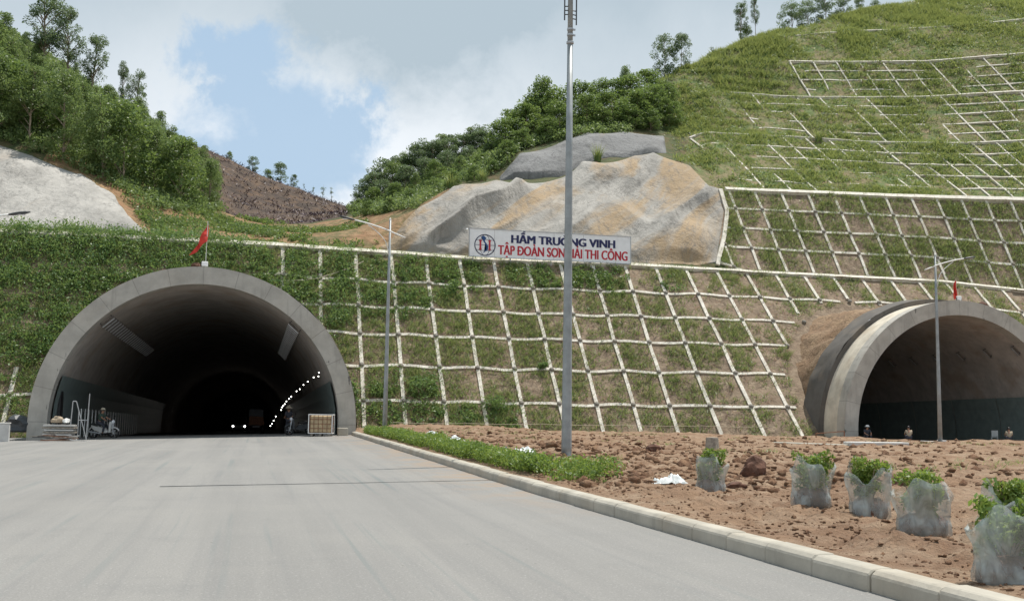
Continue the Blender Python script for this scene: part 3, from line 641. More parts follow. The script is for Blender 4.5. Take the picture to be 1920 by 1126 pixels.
# soil packed round the barrels where they enter the slope
def collar(cx, y0, y1, R0, R1, m, nm, z0=CZ):
    n = 60; V = []; ys = np.linspace(y0, y1, 16); k = n+2
    for j, y in enumerate(ys):
        R = R0+(R1-R0)*(j/15.)**1.3
        for x, z in arc(R, n, -1.2):
            s = 1+.055*float(fbm((cx+x)*.8+z*.5, y*.8+z*.6, 4))*min(1, j/2.); V.append((cx+x*s, y, z0+z*s))
    q = npmesh(nm, V, [(j*k+i, j*k+i+1, (j+1)*k+i+1, (j+1)*k+i) for j in range(15) for i in range(k-1)], True); return struct(nm, q, m)
collar(RCX, RPY+4.2, 79, RRO+.12, RRO+.6, M['bank'], 'backfill_bank', RCZ)
collar(LCX, PY+4.4, 75.0, RO+.2, RO+1.0, M['soil'], 'backfill_bank')

# tunnel lights
tl = empty('tunnel_light', (0, 0, 0)); q = MB(); q.box((0, 0, 0), (.85, .13, .13)); q.build('housing', M['band'], tl, bevel=.02); q = MB(); q.box((0, 0, -.09), (.78, .09, .05)); q.build('glass', M['steel'], tl); q = MB()
for s in (-.35, .35): q.box((s, 0, .12), (.05, .06, .14))
q.build('bracket', M['dark'], tl)
first = True
for cx, side, lab in ((LCX, -1, 'unlit slim lamp in the row along the left haunch of the near tunnel'), (LCX, 1, 'unlit slim lamp in the row along the right haunch of the near tunnel'), (RCX, -1, 'unlit slim lamp in the row on the left haunch of the far right tunnel'), (RCX, 1, 'unlit slim lamp in the row on the right haunch of the far right tunnel')):
    for i in range(24 if cx == LCX else 8):
        a = rad(47.5); y = 1.2+i*(1.05 if cx == LCX else 3.0); R = RI-.17
        loc = (cx+side*R*math.cos(a), PY+y, CZ+R*math.sin(a)+y*GR) if cx == LCX else (cx+SR*side*R*math.cos(a), RPY+y, RCZ+SR*R*math.sin(a)+y*GR)
        if first: o = tl; first = False
        else: o = copy_tree(tl)
        o.location = loc; o.rotation_euler = (0, side*rad(42), 0); tag(o, lab, 'lamp', 'unlit tunnel lamps, '+('near' if cx == LCX else 'far right')+' tunnel '+('left' if side < 0 else 'right')+' row')
wl_ = [(598, 698), (597, 705), (588, 707), (577, 715), (569, 721), (562, 729), (556, 733), (546, 743), (542, 747), (537, 752), (534, 757), (531, 760), (529, 763), (527, 768), (517, 780), (513, 788), (510, 794), (507, 798)]
wp = None
for i, (x, y) in enumerate(wl_):
    d = ray(x, y); Xw = 3.55 if i != 1 else 3.7; s = Xw/d[0]; p = CAM+d*s
    if p[1] > 245: continue
    sc = .30+max(0, (p[1]-66))/260
    if wp is None:
        wp = empty('wall_lamp', p); q = MB(); q.lathe([(.001, -.05), (.07, -.045), (.10, 0), (.085, .03), (.001, .035)], n=10, ax='y'); q.build('lens', M['lamp'], wp); q = MB(); q.box((.12, .04, 0), (.16, .05, .22)); q.build('mount', M['dark'], wp); o = wp
    else: o = copy_tree(wp)
    o.location = p; o.scale = (sc,)*3; tag(o, 'small glowing white lamp in the row along the right wall of the near tunnel', 'lamp', 'lit lamps along the right tunnel wall')

# ------------------------------------------------------------------ kerb, road joint, slabs
ks = MB(); ks.prism([(0, -.12), (.26, -.12), (.26, .20), (.06, .20), (.0, .15)], -.485, .485); kb = ks.build('kerb_stone', M['kerb'], bevel=.014)
for i in range(58):
    Y = 3.2+i*.98; o = kb if i == 0 else kb.copy()
    if i: col.objects.link(o)
    o.location = (5.33+rnd.uniform(-.012, .012)+.0*Y, Y, float(roadz(5.33, Y))+rnd.uniform(-.008, .008)); o.rotation_euler = (rnd.uniform(-.006, .006), 0, rnd.uniform(-.008, .008))
    tag(o, 'pale chamfered concrete kerb stone in the long row between asphalt and dirt', 'kerb stone', 'kerb stones along the road edge')
a, b = atZ(300, 912, .0), atZ(935, 901.5, .0)
q = MB(); ts = np.linspace(0, 1, 40); tp = []; bt = []
for t in ts:
    p = a*(1-t)+b*t; wdt = .035+.035*(1-t)**3+.01*float(vn(t*30, 3.)); z = float(roadz(p[0], p[1]))+.006; yy = p[1]+.03*float(vn(t*9, 1.)); tp.append((p[0], yy+wdt, z)); bt.append((p[0], yy-wdt, z))
q.add(tp+bt, [(i, i+1, 41+i, 40+i) for i in range(39)]); tag(q.build('tar_seam', M['tar']), kind='structure')
for (x0, y0, x1, y1, lab) in ((1452, 829, 1592, 837, 'long grey concrete slab lying on the dirt before the second tunnel'), (1594, 834, 1706, 838, 'bright white concrete slab lying end to end with a longer grey one')):
    a, b = atZ(x0, y0, .42), atZ(x1, y1, .36); L = np.linalg.norm(b-a); q = MB(); q.box((0, 0, 0), (L, .7, .24)); o = q.build('concrete_slab', M['slab'] if x0 > 1500 else M['kerb'], bevel=.03)
    c_ = (a+b)/2; o.location = (c_[0], c_[1]+.3, max(float(dirtz(c_[0]+u, c_[1]+v)) for u in (-1.5, 0, 1.5) for v in (-.2, .3))+.0); o.rotation_euler = (0, 0, math.atan2(b[1]-a[1], b[0]-a[0])); tag(o, lab, 'slab')

# ------------------------------------------------------------------ vegetation generators
def leaf_quads(c, size, nr_, up_=.4, asp=.45, droop=0):
    """rhombic leaf faces at points c"""
    n = len(c); d = nr_.normal(size=(n, 3)); d[:, 2] -= droop; d /= np.linalg.norm(d, axis=1)[:, None]
    w_ = nr_.normal(size=(n, 3)); w_[:, 2] *= (1-up_); w_ = np.cross(d, np.cross(w_, d)); w_ /= np.linalg.norm(w_, axis=1)[:, None]+1e-9
    s = (size*nr_.uniform(.6, 1.35, n))[:, None] if np.isscalar(size) else (size*nr_.uniform(.6, 1.35, n))[:, None]
    V = np.stack([c-d*s*.5, c+w_*s*asp*.5, c+d*s*.5, c-w_*s*asp*.5], 1).reshape(-1, 3)
    return V, np.arange(4*n).reshape(-1, 4)
def blades(c, h, wd, nr_, lean=.45, nn=None):
    lean = lean*2.2
    n = len(c); a = nr_.uniform(0, 6.283, n); s = np.stack([np.cos(a), np.sin(a), np.zeros(n)], -1)
    b = nr_.uniform(0, 6.283, n); ln = np.stack([np.cos(b), np.sin(b), np.zeros(n)], -1)*(lean*nr_.uniform(.2, 1, n))[:, None]
    u = np.array([0, 0, 1.])+ln
    if nn is not None: u = u+nn*.35
    hh = (h*nr_.uniform(.5, 1.3, n))[:, None] if np.isscalar(h) else (h*nr_.uniform(.6, 1.25, n))[:, None]
    V = np.stack([c-s*wd/2, c+s*wd/2, c+u*hh], 1).reshape(-1, 3)
    return V, np.arange(3*n).reshape(-1, 3)
def clump_leaves(cent, radii, per, size, nr_, flat=.8, shellf=.55):
    out = []
    for c, r in zip(cent, radii):
        d = nr_.normal(size=(per, 3)); d /= np.linalg.norm(d, axis=1)[:, None]; q = r*nr_.uniform(shellf, 1.05, per)**.7
        d[:, 2] *= flat; out.append(c+d*q[:, None])
    return np.concatenate(out)
def make_tree(nm, style, seed):
    r = np.random.RandomState(seed); t = empty(nm, (0, 0, -500)); tb = MB()
    if style == 'forest': Ht, z0, wmax, ncl, per, ls, m = 10., 1.6, 1.9, 52, 105, .27, 'leafF'
    elif style == 'tall': Ht, z0, wmax, ncl, per, ls, m = 12., 4.4, 1.8, 38, 120, .27, 'leafE'
    elif style == 'bush': Ht, z0, wmax, ncl, per, ls, m = 6., .3, 2.1, 46, 110, .27, 'leafB'
    elif style == 'round': Ht, z0, wmax, ncl, per, ls, m = 7., .9, 2.0, 40, 105, .27, 'leafE'
    else: Ht, z0, wmax, ncl, per, ls, m = 6., 1.6, .9, 9, 45, .22, 'leafE'
    bend = r.uniform(-.06, .06, 2)*Ht
    ax = lambda z: np.array([bend[0]*(z/Ht)**2, bend[1]*(z/Ht)**2, z])
    tr = .014*Ht if style != 'bush' else .012*Ht
    tb.tube([ax(z) for z in np.linspace(-.6, Ht*.94, 9)], list(np.linspace(tr, tr*.2, 9)), 7)
    cen, rd = [], []
    for i in range(ncl):
        f = r.uniform(0, 1)**.85; z = z0+(Ht*.97-z0)*f
        if style == 'forest': wr = wmax*(.55+.6*math.sin(math.pi*min(1, f*.85+.15)))*(1.05-.55*f)
        elif style == 'tall': wr = wmax*(.35+.8*math.sin(math.pi*(f*.8+.12)))
        elif style == 'round': wr = wmax*math.sqrt(max(.12, 1-(f*1.7-.75)**2))
        elif style == 'bush': wr = wmax*math.sqrt(max(.05, 1-(f*.98)**2))
        else: wr = wmax*(1-.6*f)
        a = r.uniform(0, 6.283); q = wr*math.sqrt(r.uniform(.12, 1)); c = ax(z)+np.array([q*math.cos(a), q*math.sin(a), 0])
        R = {'forest': r.uniform(.55, 1.0), 'tall': r.uniform(.5, .95), 'bush': r.uniform(.5, .9), 'round': r.uniform(.5, .85)}.get(style, r.uniform(.25, .5))
        cen.append(c); rd.append(R)
        if i % 3 == 0 or style in ('tall', 'sapling'):
            zb = max(z0*.6, z-q*.9-.3); tb.tube([ax(zb), (ax(zb)+c)/2+np.array([0, 0, .12]), c], [tr*.42, tr*.28, tr*.12], 5, False)
    pts = clump_leaves(cen, rd, per, ls, r, .85, .35 if style in ('tall', 'sapling') else .5)
    V, Fc = leaf_quads(pts, ls, r, .35, .42, .55 if style != 'bush' else .2)
    tb.build('trunk', M['bark'], t, smooth=True); link('crown', npmesh('crown', V, Fc), M[m], t)
    t['h'] = Ht; return t
PT = {s: [make_tree('tree', s, 100+17*k+len(s)) for k in range(nv)] for s, nv in (('forest', 4), ('tall', 3), ('bush', 4), ('round', 4), ('sapling', 2))}
def put(style, X, Y, h, label, group=None, wd=1., cat='tree', name=None):
    pr = rnd.choice(PT[style]); s = h/pr['h']; o = copy_tree(pr, None, (X, Y, Hp(X, Y)-.1), rnd.uniform(0, 6.28), label, group, (s*wd, s*wd, s))
    o.name = name or {'forest': 'forest_tree', 'tall': 'tall_tree', 'bush': 'bushy_tree', 'sapling': 'sapling', 'round': 'round_tree'}[style]; o['category'] = cat; del o['h']; return o
def top(style, px, py, Y, label, group=None, wd=1., name=None):
    p = atY(px, py, Y); h = p[2]-Hp(p[0], Y); return put(style, p[0], Y, max(1.2, h), label, group, wd, name=name)
# wood on the left hill: skyline trees placed first, then the mass
WOOD, WL = 'trees of the wood on the left hill', 'leafy green tree in the dense wood above the pale left rock face'
for px, py, Y in [(5, 22, 104), (40, 78, 104), (-30, 30, 106), (75, 72, 107), (215, 168, 108), (262, 178, 109), (300, 208, 110), (325, 232, 110), (352, 262, 112), (382, 272, 113), (405, 300, 112), (20, 120, 99), (120, 128, 106), (165, 150, 108), (245, 200, 106), (290, 235, 105)]:
    top('forest', px, py, Y, WL, WOOD, 1.05)
for X, Y in [(x, y) for x in np.arange(-31, 0, 3.0) for y in np.arange(90.5, 116, 3.3)]:
    X += rnd.uniform(-1.2, 1.2); Y += rnd.uniform(-1.2, 1.2); q = np.array([X, Y, Hp(X, Y)])-CAM; k = F/(q @ fw); sx, sy = PW/2+k*(q @ rt), PH/2-k*(q @ up)
    edge = np.interp(sx, [-400, 0, 60, 150, 215, 260, 330, 410], [215, 262, 280, 318, 352, 372, 388, 400])
    sky_ = np.interp(sx, [-400, 0, 75, 170, 260, 300, 380, 410, 430], [-200, 45, 105, 165, 205, 235, 285, 310, 420])
    if sy > edge+3 or sx > 408 or sx < -330: continue
    h = rnd.uniform(5.5, 8.5); ht = (sy-sky_)*Y/2000.
    h = min(h, max(2.2, ht)); put('forest' if rnd.random() < .75 else 'bush', X, Y, h, WL, WOOD, 1.1 if h > 4 else 1.3, name='forest_tree')
top('tall', 92, -34, 107, 'tallest loose crowned tree at the top left, cut by the upper edge', wd=1.1)
top('tall', 135, 12, 108, 'tall round topped tree just right of the tallest one on the left hill', wd=1.0)
top('tall', 178, 62, 109, 'tall tree leaning right below the two tallest on the left hill skyline', wd=1.0)
top('tall', 232, 112, 110, 'thin crowned tree with a bare gap, standing alone above the left wood', wd=.55)
top('tall', 258, 130, 111, 'round topped tree beside a thin one halfway down the left skyline', wd=.85)
# ridge trees over the burnt slope
for px, py, Y, st, wd, lab in [(474, 292, 133, 'round', 1.2, 'low bush behind the ridge of the burnt slope, nearest the left wood'), (528, 304, 132.5, 'round', 1.2, 'hazy rounded tree on the ridge of the burnt slope'), (503, 316, 133, 'bush', 1.3, 'small bush left of the rounded tree on the burnt ridge'), (552, 325, 132.5, 'round', .9, 'short tree right of the rounded tree on the burnt ridge'),
                               (588, 345, 132, 'sapling', 1.3, 'sparse sapling at the start of the low end of the burnt ridge'), (606, 343, 132, 'sapling', 1.5, 'sparse double sapling on the low end of the burnt ridge'), (622, 350, 132, 'sapling', 1.2, 'thinnest sapling last on the burnt ridge before the gap'), (570, 342, 132, 'sapling', .9, 'bare sapling between the rounded tree and the ridge gap'), (430, 288, 133, 'bush', 1, 'bush at the upper left end of the burnt ridge')]:
    top(st, px, py, Y, lab, wd=wd)
# trees right of the gap
RGP = 'trees between the valley gap and the tan rock face'; RLB = 'green tree in the group rising right of the valley gap'
for px, py, Y, st in [(665, 350, 112, 'sapling'), (690, 328, 112, 'round'), (720, 298, 111, 'round'), (680, 350, 110, 'round'), (705, 320, 109, 'round'), (748, 290, 110, 'round'), (785, 272, 110, 'round'), (812, 262, 109, 'round'), (842, 256, 109, 'round'), (870, 250, 109.5, 'round'), (895, 245, 109, 'round'), (760, 310, 105, 'round'), (800, 295, 105, 'round'), (840, 282, 105, 'round'), (880, 272, 105, 'round'), (915, 268, 104, 'round'), (720, 335, 105, 'round'), (735, 300, 108, 'forest'), (765, 282, 110, 'forest'), (800, 262, 110, 'round'), (825, 250, 111, 'forest'), (855, 250, 111, 'round'), (880, 238, 111, 'forest'), (905, 232, 110, 'round'), (920, 250, 108, 'forest'), (700, 350, 104, 'bush'), (740, 340, 103, 'bush'), (780, 320, 103, 'forest'), (820, 300, 102, 'bush'), (860, 290, 102, 'forest'), (900, 285, 101.5, 'bush'), (690, 375, 98, 'bush'), (730, 368, 96, 'bush'), (770, 352, 95, 'bush'), (810, 330, 94.5, 'bush'), (850, 318, 95, 'bush'), (890, 308, 96, 'bush'), (925, 300, 98.5, 'bush'), (675, 385, 106, 'bush')]:
    top(st, px, py, Y, RLB, RGP, 1.4 if st != 'sapling' else 1.6)
# bushy trees over the dark grey face
BG, BL = 'bushy trees above the dark grey rock face', 'dense bushy tree in the belt above the dark grey rock face'
for px, py, Y in [(945, 222, 104), (965, 205, 107), (990, 195, 105), (1010, 178, 108), (1035, 165, 109), (1050, 190, 104), (1085, 158, 109), (1100, 180, 104.5), (1125, 152, 110), (1150, 170, 105), (1175, 140, 110), (1195, 165, 106), (1215, 130, 111), (1225, 160, 107), (1245, 150, 110), (1255, 185, 106), (1180, 195, 104), (1130, 200, 103.5), (1220, 205, 104), (1080, 215, 103.5), (1030, 220, 102.5), (980, 240, 101.5), (950, 262, 100)]:
    top('bush', px, py, Y, BL, BG, 1.6)
top('bush', 1018, 145, 108, 'light leafed taller tree at the left end of the bushy belt', wd=.8)
top('forest', 1172, 120, 111, 'pointed tree standing up from the middle of the bushy belt', wd=.8)
top('round', 1247, 66, 117, 'round see through tree on the hill shoulder, left one of a close pair', wd=.95); top('round', 1277, 64, 117, 'round see through tree on the hill shoulder, right one of a close pair', wd=.9)
top('sapling', 1335, 82, 119, 'small shrub alone on the shoulder line of the grassy hill', wd=1.5)
top('tall', 1388, 2, 123, 'tall narrow tree on the crest, left one of two beside the upper frame edge', wd=.85); top('tall', 1416, -6, 123, 'tall leaning tree on the crest with a thin bare trunk', wd=.6)
top('bush', 1400, 48, 122.5, 'low bush at the foot of the two tall crest trees', wd=1.2)
for px, py, lab in [(1485, 5, 'drooping dark tree at the left end of the crest row'), (1515, 0, 'second dark tree from the left in the crest row'), (1548, -18, 'tallest dark tree in the middle of the crest row'), (1582, -12, 'dark tree right of the tallest one in the crest row'), (1612, -4, 'dark tree second from the right end of the crest row'), (1640, -2, 'smallest dark tree at the right end of the crest row')]:
    top('round', px, py, 128, lab, wd=1.15, name='crest_tree')
for l in PT.values():
    for p in l:
        for ch in list(p.children): bpy.data.objects.remove(ch)
        bpy.data.objects.remove(p)

# ---- ground cover on the slopes (uncountable)
def stuff(name, parts, m, label):
    V = np.concatenate([p[0] for p in parts]); o = 0; Fs = []
    for v, f in parts: Fs.append(f+o); o += len(v)
    return tag(link(name, npmesh(name, V, np.concatenate(Fs)), m), label, 'vegetation', None, 'stuff')
def scatter(x0, x1, y0, y1, n, dens):
    X = nr.uniform(x0, x1, n); Y = nr.uniform(y0, y1, n); k = nr.rand(n) < dens(X, Y); X, Y = X[k], Y[k]
    return X, Y, H(X, Y)
def not_tun(X, Z, m=.15): return np.all([(np.hypot(X-cx, Z-z0) > ro+m) & ~((abs(X-cx) < ro+m) & (Z < z0)) for cx, z0, ro, _ in TUN], axis=0)
tfrac = lambda X, Y: (Yc(X)-Y)/(Yc(X)-TOEY(X))
def shrub_d(X, Y):
    t = tfrac(X, Y); n = fbm(X*.35, Y*.4, 3)
    b = np.interp(t, [0, .2, .38, .5, .7, .8, .9, 1.0], [15, 16.5, 11, 6.3, 6.0, 8, 9, 9.5])
    d = sm(b-X+n*5, -.8, 1.5)
    d = np.maximum(d, .85*sm(.22-t, -.02, .06)*sm(31-X+n*6, 0, 3)*(n > -.25))
    d = np.maximum(d, .9*((abs(X-10.7) < 1.6) & (t > .72) & (t < .97)))
    d = np.maximum(d, .7*((X > 12.5) & (X < 17.3) & (t > .88) & (t < 1.0)))
    d = np.where((t < .03) & (X > -1), 0, d)
    d = np.where((abs(X-LCX) < 14) & (X < -11) & (t > .72), d*.25, d)
    return d
# keep the ribs on the left top row and everything else partly clear of leaves
def clear_beams(X, Y, wr=.22):
    k = np.abs((X-12.25+1.325) % 2.65-1.325); t = tfrac(X, Y); L = 16.8
    r = np.min([np.abs(t-q)*L for q in ROWS], axis=0)
    return k, r
X, Y, Z = scatter(-24, 34, TOE, 80.2, 11500, lambda X, Y: shrub_d(X, Y)); k = not_tun(X, Z, .35)
kx, ky = clear_beams(X, Y); k &= ~((ky < .38) & (X <= 7) & (nr.rand(len(X)) < .6)); k &= ~((kx < .42) & (nr.rand(len(X)) < np.where(X > 2, .7, np.where((tfrac(X, Y) < .2) & (X > -1), .6, .0)))); k &= ~((ky < .35) & (X > 7) & (nr.rand(len(X)) < .7))
X, Y, Z = X[k], Y[k], Z[k]; n = nrm(X, Y); rr_ = (.22+.68*nr.rand(len(X))**2.2)*np.where(X < 8, 1.15, .8)
cc = np.stack([X, Y, Z], -1)+n*(rr_*.45)[:, None]
pts = np.concatenate([clump_leaves(cc[i::4], rr_[i::4], p_, .13, nr, .8, .45) for i, p_ in enumerate((26, 38, 46, 60))])
stuff('slope_shrubs', [leaf_quads(pts, nr.uniform(.1, .22, len(pts)), nr, .4, .5, .1)], M['shrub'], 'dense dark green shrubs matting the lower slope around the near tunnel')
cellr = nr.rand(80, 8)
def grass_d(X, Y):
    t = tfrac(X, Y); i = np.floor((X-12.25)/2.65).astype(int)+20; j = np.searchsorted(ROWS, t)
    c = cellr[np.clip(i, 0, 79), np.clip(j, 0, 7)]; n = fbm(X*.7, Y*.8, 3)
    base = np.interp(X, [-20, 5, 14, 22, 30, 36, 45, 70], [.9, .8, .66, .46, .30, .14, .05, .04])*np.interp(t, [0, .2, .6, .85, 1], [1.15, 1.1, .95, .7, .55])
    return np.clip(base*(.8+.55*c)+n*1.1+.10, .05, 1)
X, Y, Z = scatter(-24, 75, 65, 80, 120000, grass_d); k = not_tun(X, Z, .9); kx, ky = clear_beams(X, Y); k &= ~((kx < .2) & (nr.rand(len(X)) < .96)) & ~((ky < .2) & (nr.rand(len(X)) < .96))
X, Y, Z = X[k], Y[k], Z[k]; B = np.repeat(np.stack([X, Y, Z], -1), 5, 0)+np.c_[nr.normal(0, .11, (5*len(X), 2)), np.zeros(5*len(X))]
stuff('slope_grass', [blades(B, .30, .05, nr, .8)], M['grass'], 'patchy low grass in the cells of the lowest lattice')
X, Y, Z = scatter(4, 70, 65, 80, 12000, lambda X, Y: .25+.5*(fbm(X*.5, Y*.5, 2) > .1)); k = not_tun(X, Z, .9); X, Y, Z = X[k], Y[k], Z[k]
B = np.repeat(np.stack([X, Y, Z], -1), 3, 0)+np.c_[nr.normal(0, .12, (3*len(X), 2)), np.zeros(3*len(X))]
stuff('dry_stalks', [blades(B, .2, .05, nr, .8)], M['dry'], 'dry straw coloured stalks on the bare soil cells of the cut slope')
# middle slope
def mid_d(X, Y):
    t = np.clip((Y2(X)-Y)/(Y2(X)-Yc(X)-.9), 0, 1); n = fbm(X*.45+9, Y*.5, 3); i = np.floor((X-38.2)/2.5).astype(int) % 80; j = np.clip((t*4).astype(int), 0, 7)
    return np.clip(np.interp(X, [38, 44, 50, 56, 80], [.25, .3, .45, .75, .7])*np.interp(t, [0, .6, 1], [1.1, .9, .45])*(.55+.7*cellr[i, j])+n*1.0+.06, .04, 1)
X, Y, Z = scatter(37, 90, 80, 88, 60000, mid_d); k = (Y > Yc(X)+.9) & (Y < Y2(X)-.2); kx = np.abs((X-38.2+1.25) % 2.5-1.25); k &= ~((kx < .2) & (nr.rand(len(X)) < .93)); k &= X > eX(Y)+.25; X, Y, Z = X[k], Y[k], Z[k]
B = np.repeat(np.stack([X, Y, Z], -1), 5, 0)+np.c_[nr.normal(0, .13, (5*len(X), 2)), np.zeros(5*len(X))]
stuff('slope_grass', [blades(B, .3, .055, nr, .8)], M['grass'], 'patchy grass in the cells of the middle lattice')
# upper slopes
X, Y, Z = scatter(36, 100, 86, 130, 170000, lambda X, Y: np.clip(.5-.45*((X < 45) & (X > 38.5) & (Y > 90) & (Y < 98))+fbm(X*.3, Y*.22, 3)*1.3, .1, 1)*(X > UPL(Y)-1.5)); k = (Y > Y2(X)+.3) & (Z > 20) & ((Y > 93) | (X > 40.6))
for fa, fb, x0_, dx_, rw in ((lambda X: Y2(X)+1.6, Y3, 43, 2.5, (.2, .4, .6, .8, 1)), (lambda X: Y3(X)+1.2, Y4, 52, 2.6, (.2, .4, .6, .8, 1)), (lambda X: Y4(X)+1.0, Y5, 62, 2.7, (.25, .5, .75, 1))):
    tt_ = (Y-fa(X))/(fb(X)-fa(X)); inb = (tt_ > -.02) & (tt_ < 1.03) & (nr.rand(len(X)) < .74); kx = np.abs((X-x0_+dx_/2) % dx_-dx_/2)
    ky = np.min([np.abs(tt_-q)*(fb(X)-fa(X)) for q in rw], axis=0); k &= ~(inb & ((kx < .24) | (ky < .30)))
X, Y, Z = X[k], Y[k], Z[k]
hh = np.repeat(.34*(1+fbm(X*.25, Y*.25, 3)*.9)*np.where(Y > 112, 1.5, 1), 5)
B = np.repeat(np.stack([X, Y, Z-.05], -1), 5, 0)+np.c_[nr.normal(0, .2, (5*len(X), 2)), np.zeros(5*len(X))]
stuff('hill_grass', [blades(B, np.clip(hh, .15, 1)*.8, .11, nr, .85)], M['ugrass'], 'yellow green grass over the upper stepped hillside')
X, Y, Z = scatter(36, 100, 87, 130, 5000, lambda X, Y: (fbm(X*.2+4, Y*.2, 3) > .12)*.6*(X > UPL(Y)-1)+.05*(X > 38+.3*(Y-86))); k = (Y > Y2(X)+.6) & ((Y > 93) | (X > 41)); X, Y, Z = X[k], Y[k], Z[k]
r_ = nr.uniform(.25, .6, len(X)); pts = clump_leaves(np.stack([X, Y, Z+.15], -1), r_, 24, .2, nr, .6, .4)
stuff('hill_shrubs', [leaf_quads(pts, .24, nr, .4, .45)], M['grass'], 'small weedy shrubs among the grass of the upper hillside')
# bench edge grass, valley scrub, wood undergrowth
X, Y, Z = scatter(-30, 9, 78.9, 101, 9000, lambda X, Y: np.clip((fbm(X*.3+2, Y*.3+7, 3)*2.4+.22), 0, 1)*np.where((X < -12.5) & (Y > 80.3) & (Y < 89), 0, 1)); q = np.stack([X, Y, Z], -1)-CAM; kk = F/(q @ fw); sx, sy = PW/2+kk*(q @ rt), PH/2-kk*(q @ up)
k = ~is_burnt(np.stack([X, Y, Z], -1)) & ~((Y < 92) & (sx < np.interp(sy, [355, 400, 438], [225, 252, 296]))); X, Y, Z = X[k], Y[k], Z[k]
r_ = nr.uniform(.2, .55, len(X)); pts = clump_leaves(np.stack([X, Y, Z+.12], -1), r_, 26, .2, nr, .8, .4)
stuff('valley_scrub', [leaf_quads(pts, .22, nr, .4, .45)], M['leafB'], 'low green scrub scattered over the orange cut earth behind the terrace')
und = []
for (x0, x1, y0, y1, n_) in ((-32, 0, 86, 118, 5200), (8, 30, 86, 114, 3600), (20, 37, 100, 116, 2200)):
    X, Y, Z = scatter(x0, x1, y0, y1, n_, lambda X, Y: np.ones_like(X))
    q = np.stack([X, Y, Z], -1)-CAM; kk = F/(q @ fw); sx, sy = PW/2+kk*(q @ rt), PH/2-kk*(q @ up)
    e1 = np.interp(sx, [-400, 0, 60, 150, 215, 240, 262, 300, 410, 650, 700, 780, 850, 930, 935, 975, 1060, 1245, 1300], [215, 268, 287, 323, 357, 385, 395, 398, 402, 400, 405, 392, 344, 332, 330, 284, 261, 248, 200])
    k = (sy < e1-1) & ~is_burnt(np.stack([X, Y, Z], -1)) & ~((sx > 415) & (sx < 655)); r_ = nr.uniform(.35, .85, k.sum())
    und.append(clump_leaves(np.stack([X, Y, Z], -1)[k]+np.array([0, 0, .35]), r_, 26, .25, nr, .9, .45))
stuff('undergrowth', [leaf_quads(np.concatenate(und), .27, nr, .4, .45)], M['leafF'], 'tangled undergrowth between the trees on the hillsides')
X, Y, Z = scatter(-16, 15, 100, 136, 4500, lambda X, Y: np.full_like(X, .6)); k = is_burnt(np.stack([X, Y, Z], -1)); B = np.repeat(np.stack([X, Y, Z], -1)[k], 3, 0)+np.c_[nr.normal(0, .25, (3*k.sum(), 2)), np.zeros(3*k.sum())]
stuff('burnt_scrub', [blades(B, .26, .12, nr, 1.1)], M['burntstick'], 'charred scrub stubble over the burnt slope in the gap')
X = nr.uniform(-34, 36, 9000); Y = Yc(X)+.35+np.abs(nr.normal(0, .35, 9000)); k = nr.rand(9000) < np.where(X < -8, .9, .25+.5*(fbm(X*.6, Y, 2) > .05)); X, Y = X[k], Y[k]; B = np.stack([X, Y, H(X, Y)], -1)
stuff('terrace_grass', [blades(B, np.where(X < -8, .5, .22), .05, nr, .5)], M['grass'], 'thin grass fringe standing along the first terrace edge')
# dirt clods and weeds on the verge
def clods(n, x0, x1, y0, y1, s0, s1):
    ico = bmesh.new(); bmesh.ops.create_icosphere(ico, subdivisions=1, radius=1); v0 = np.array([v.co[:] for v in ico.verts]); f0 = np.array([[q.index for q in f.verts] for f in ico.faces]); ico.free()
    X = nr.uniform(x0, x1, n); Y = y0+(y1-y0)*nr.rand(n)**1.4; s = s0+(s1-s0)*nr.rand(n)**3; Z = dirtz(X, Y)
    V = v0[None]*s[:, None, None]*(1+nr.uniform(-.55, .55, (n, len(v0), 1)))*nr.uniform([.7, .7, .5], [1.3, 1.3, .9], (n, 3))[:, None]+np.stack([X, Y, Z], -1)[:, None]
    return V.reshape(-1, 3), (f0[None]+np.arange(n)[:, None, None]*len(v0)).reshape(-1, 3)
stuff('soil_clods', [clods(6500, 5.75, 10, 6, 24, .006, .034), clods(5200, 6, 20, 18, 60, .012, .11), clods(3000, 6.5, 42, 30, 59, .025, .15), clods(900, 6.3, 14, 20, 44, .05, .19)], M['clods'], 'loose crumbled soil clods strewn over the dirt verge')
X = nr.uniform(6.5, 40, 2600); Y = nr.uniform(20, 58, 2600); k = (fbm(X*.25+5, Y*.25, 3) > .28) & (X > 9); X, Y = X[k], Y[k]; B = np.repeat(np.stack([X, Y, dirtz(X, Y)], -1), 6, 0)+np.c_[nr.normal(0, .12, (6*len(X), 2)), np.zeros(6*len(X))]
stuff('verge_weeds', [blades(B, .12, .03, nr, .9)], M['grass'], 'sparse low weeds on the dirt verge')

# hedge along the kerb
hd = []
Yh = np.r_[nr.uniform(23, 58.5, 1100)]; Xh = 6.0+nr.uniform(-.1, .42, 1100)
near = np.c_[nr.uniform(6.0, 7.5, 90), nr.uniform(20.8, 23.6, 90)]; near = near[(near[:, 0]-6.6)**2/.8+(near[:, 1]-22.2)**2/2 < 1.4]
Xh = np.r_[Xh, near[:, 0]]; Yh = np.r_[Yh, near[:, 1]]; Zh = dirtz(Xh, Yh)
hr = nr.uniform(.17, .3, len(Xh))
pts = clump_leaves(np.stack([Xh, Yh, Zh+.22+.09*fbm(Xh*.9, Yh*.9, 2)], -1), hr, 46, .07, nr, 1.0, .35)
hv = tag(link('hedge', npmesh('hedge', *leaf_quads(pts, .085, nr, .3, .42)), M['hedge']), 'low bright green hedge running along the kerb from the near tunnel to the thick pole', 'hedge')
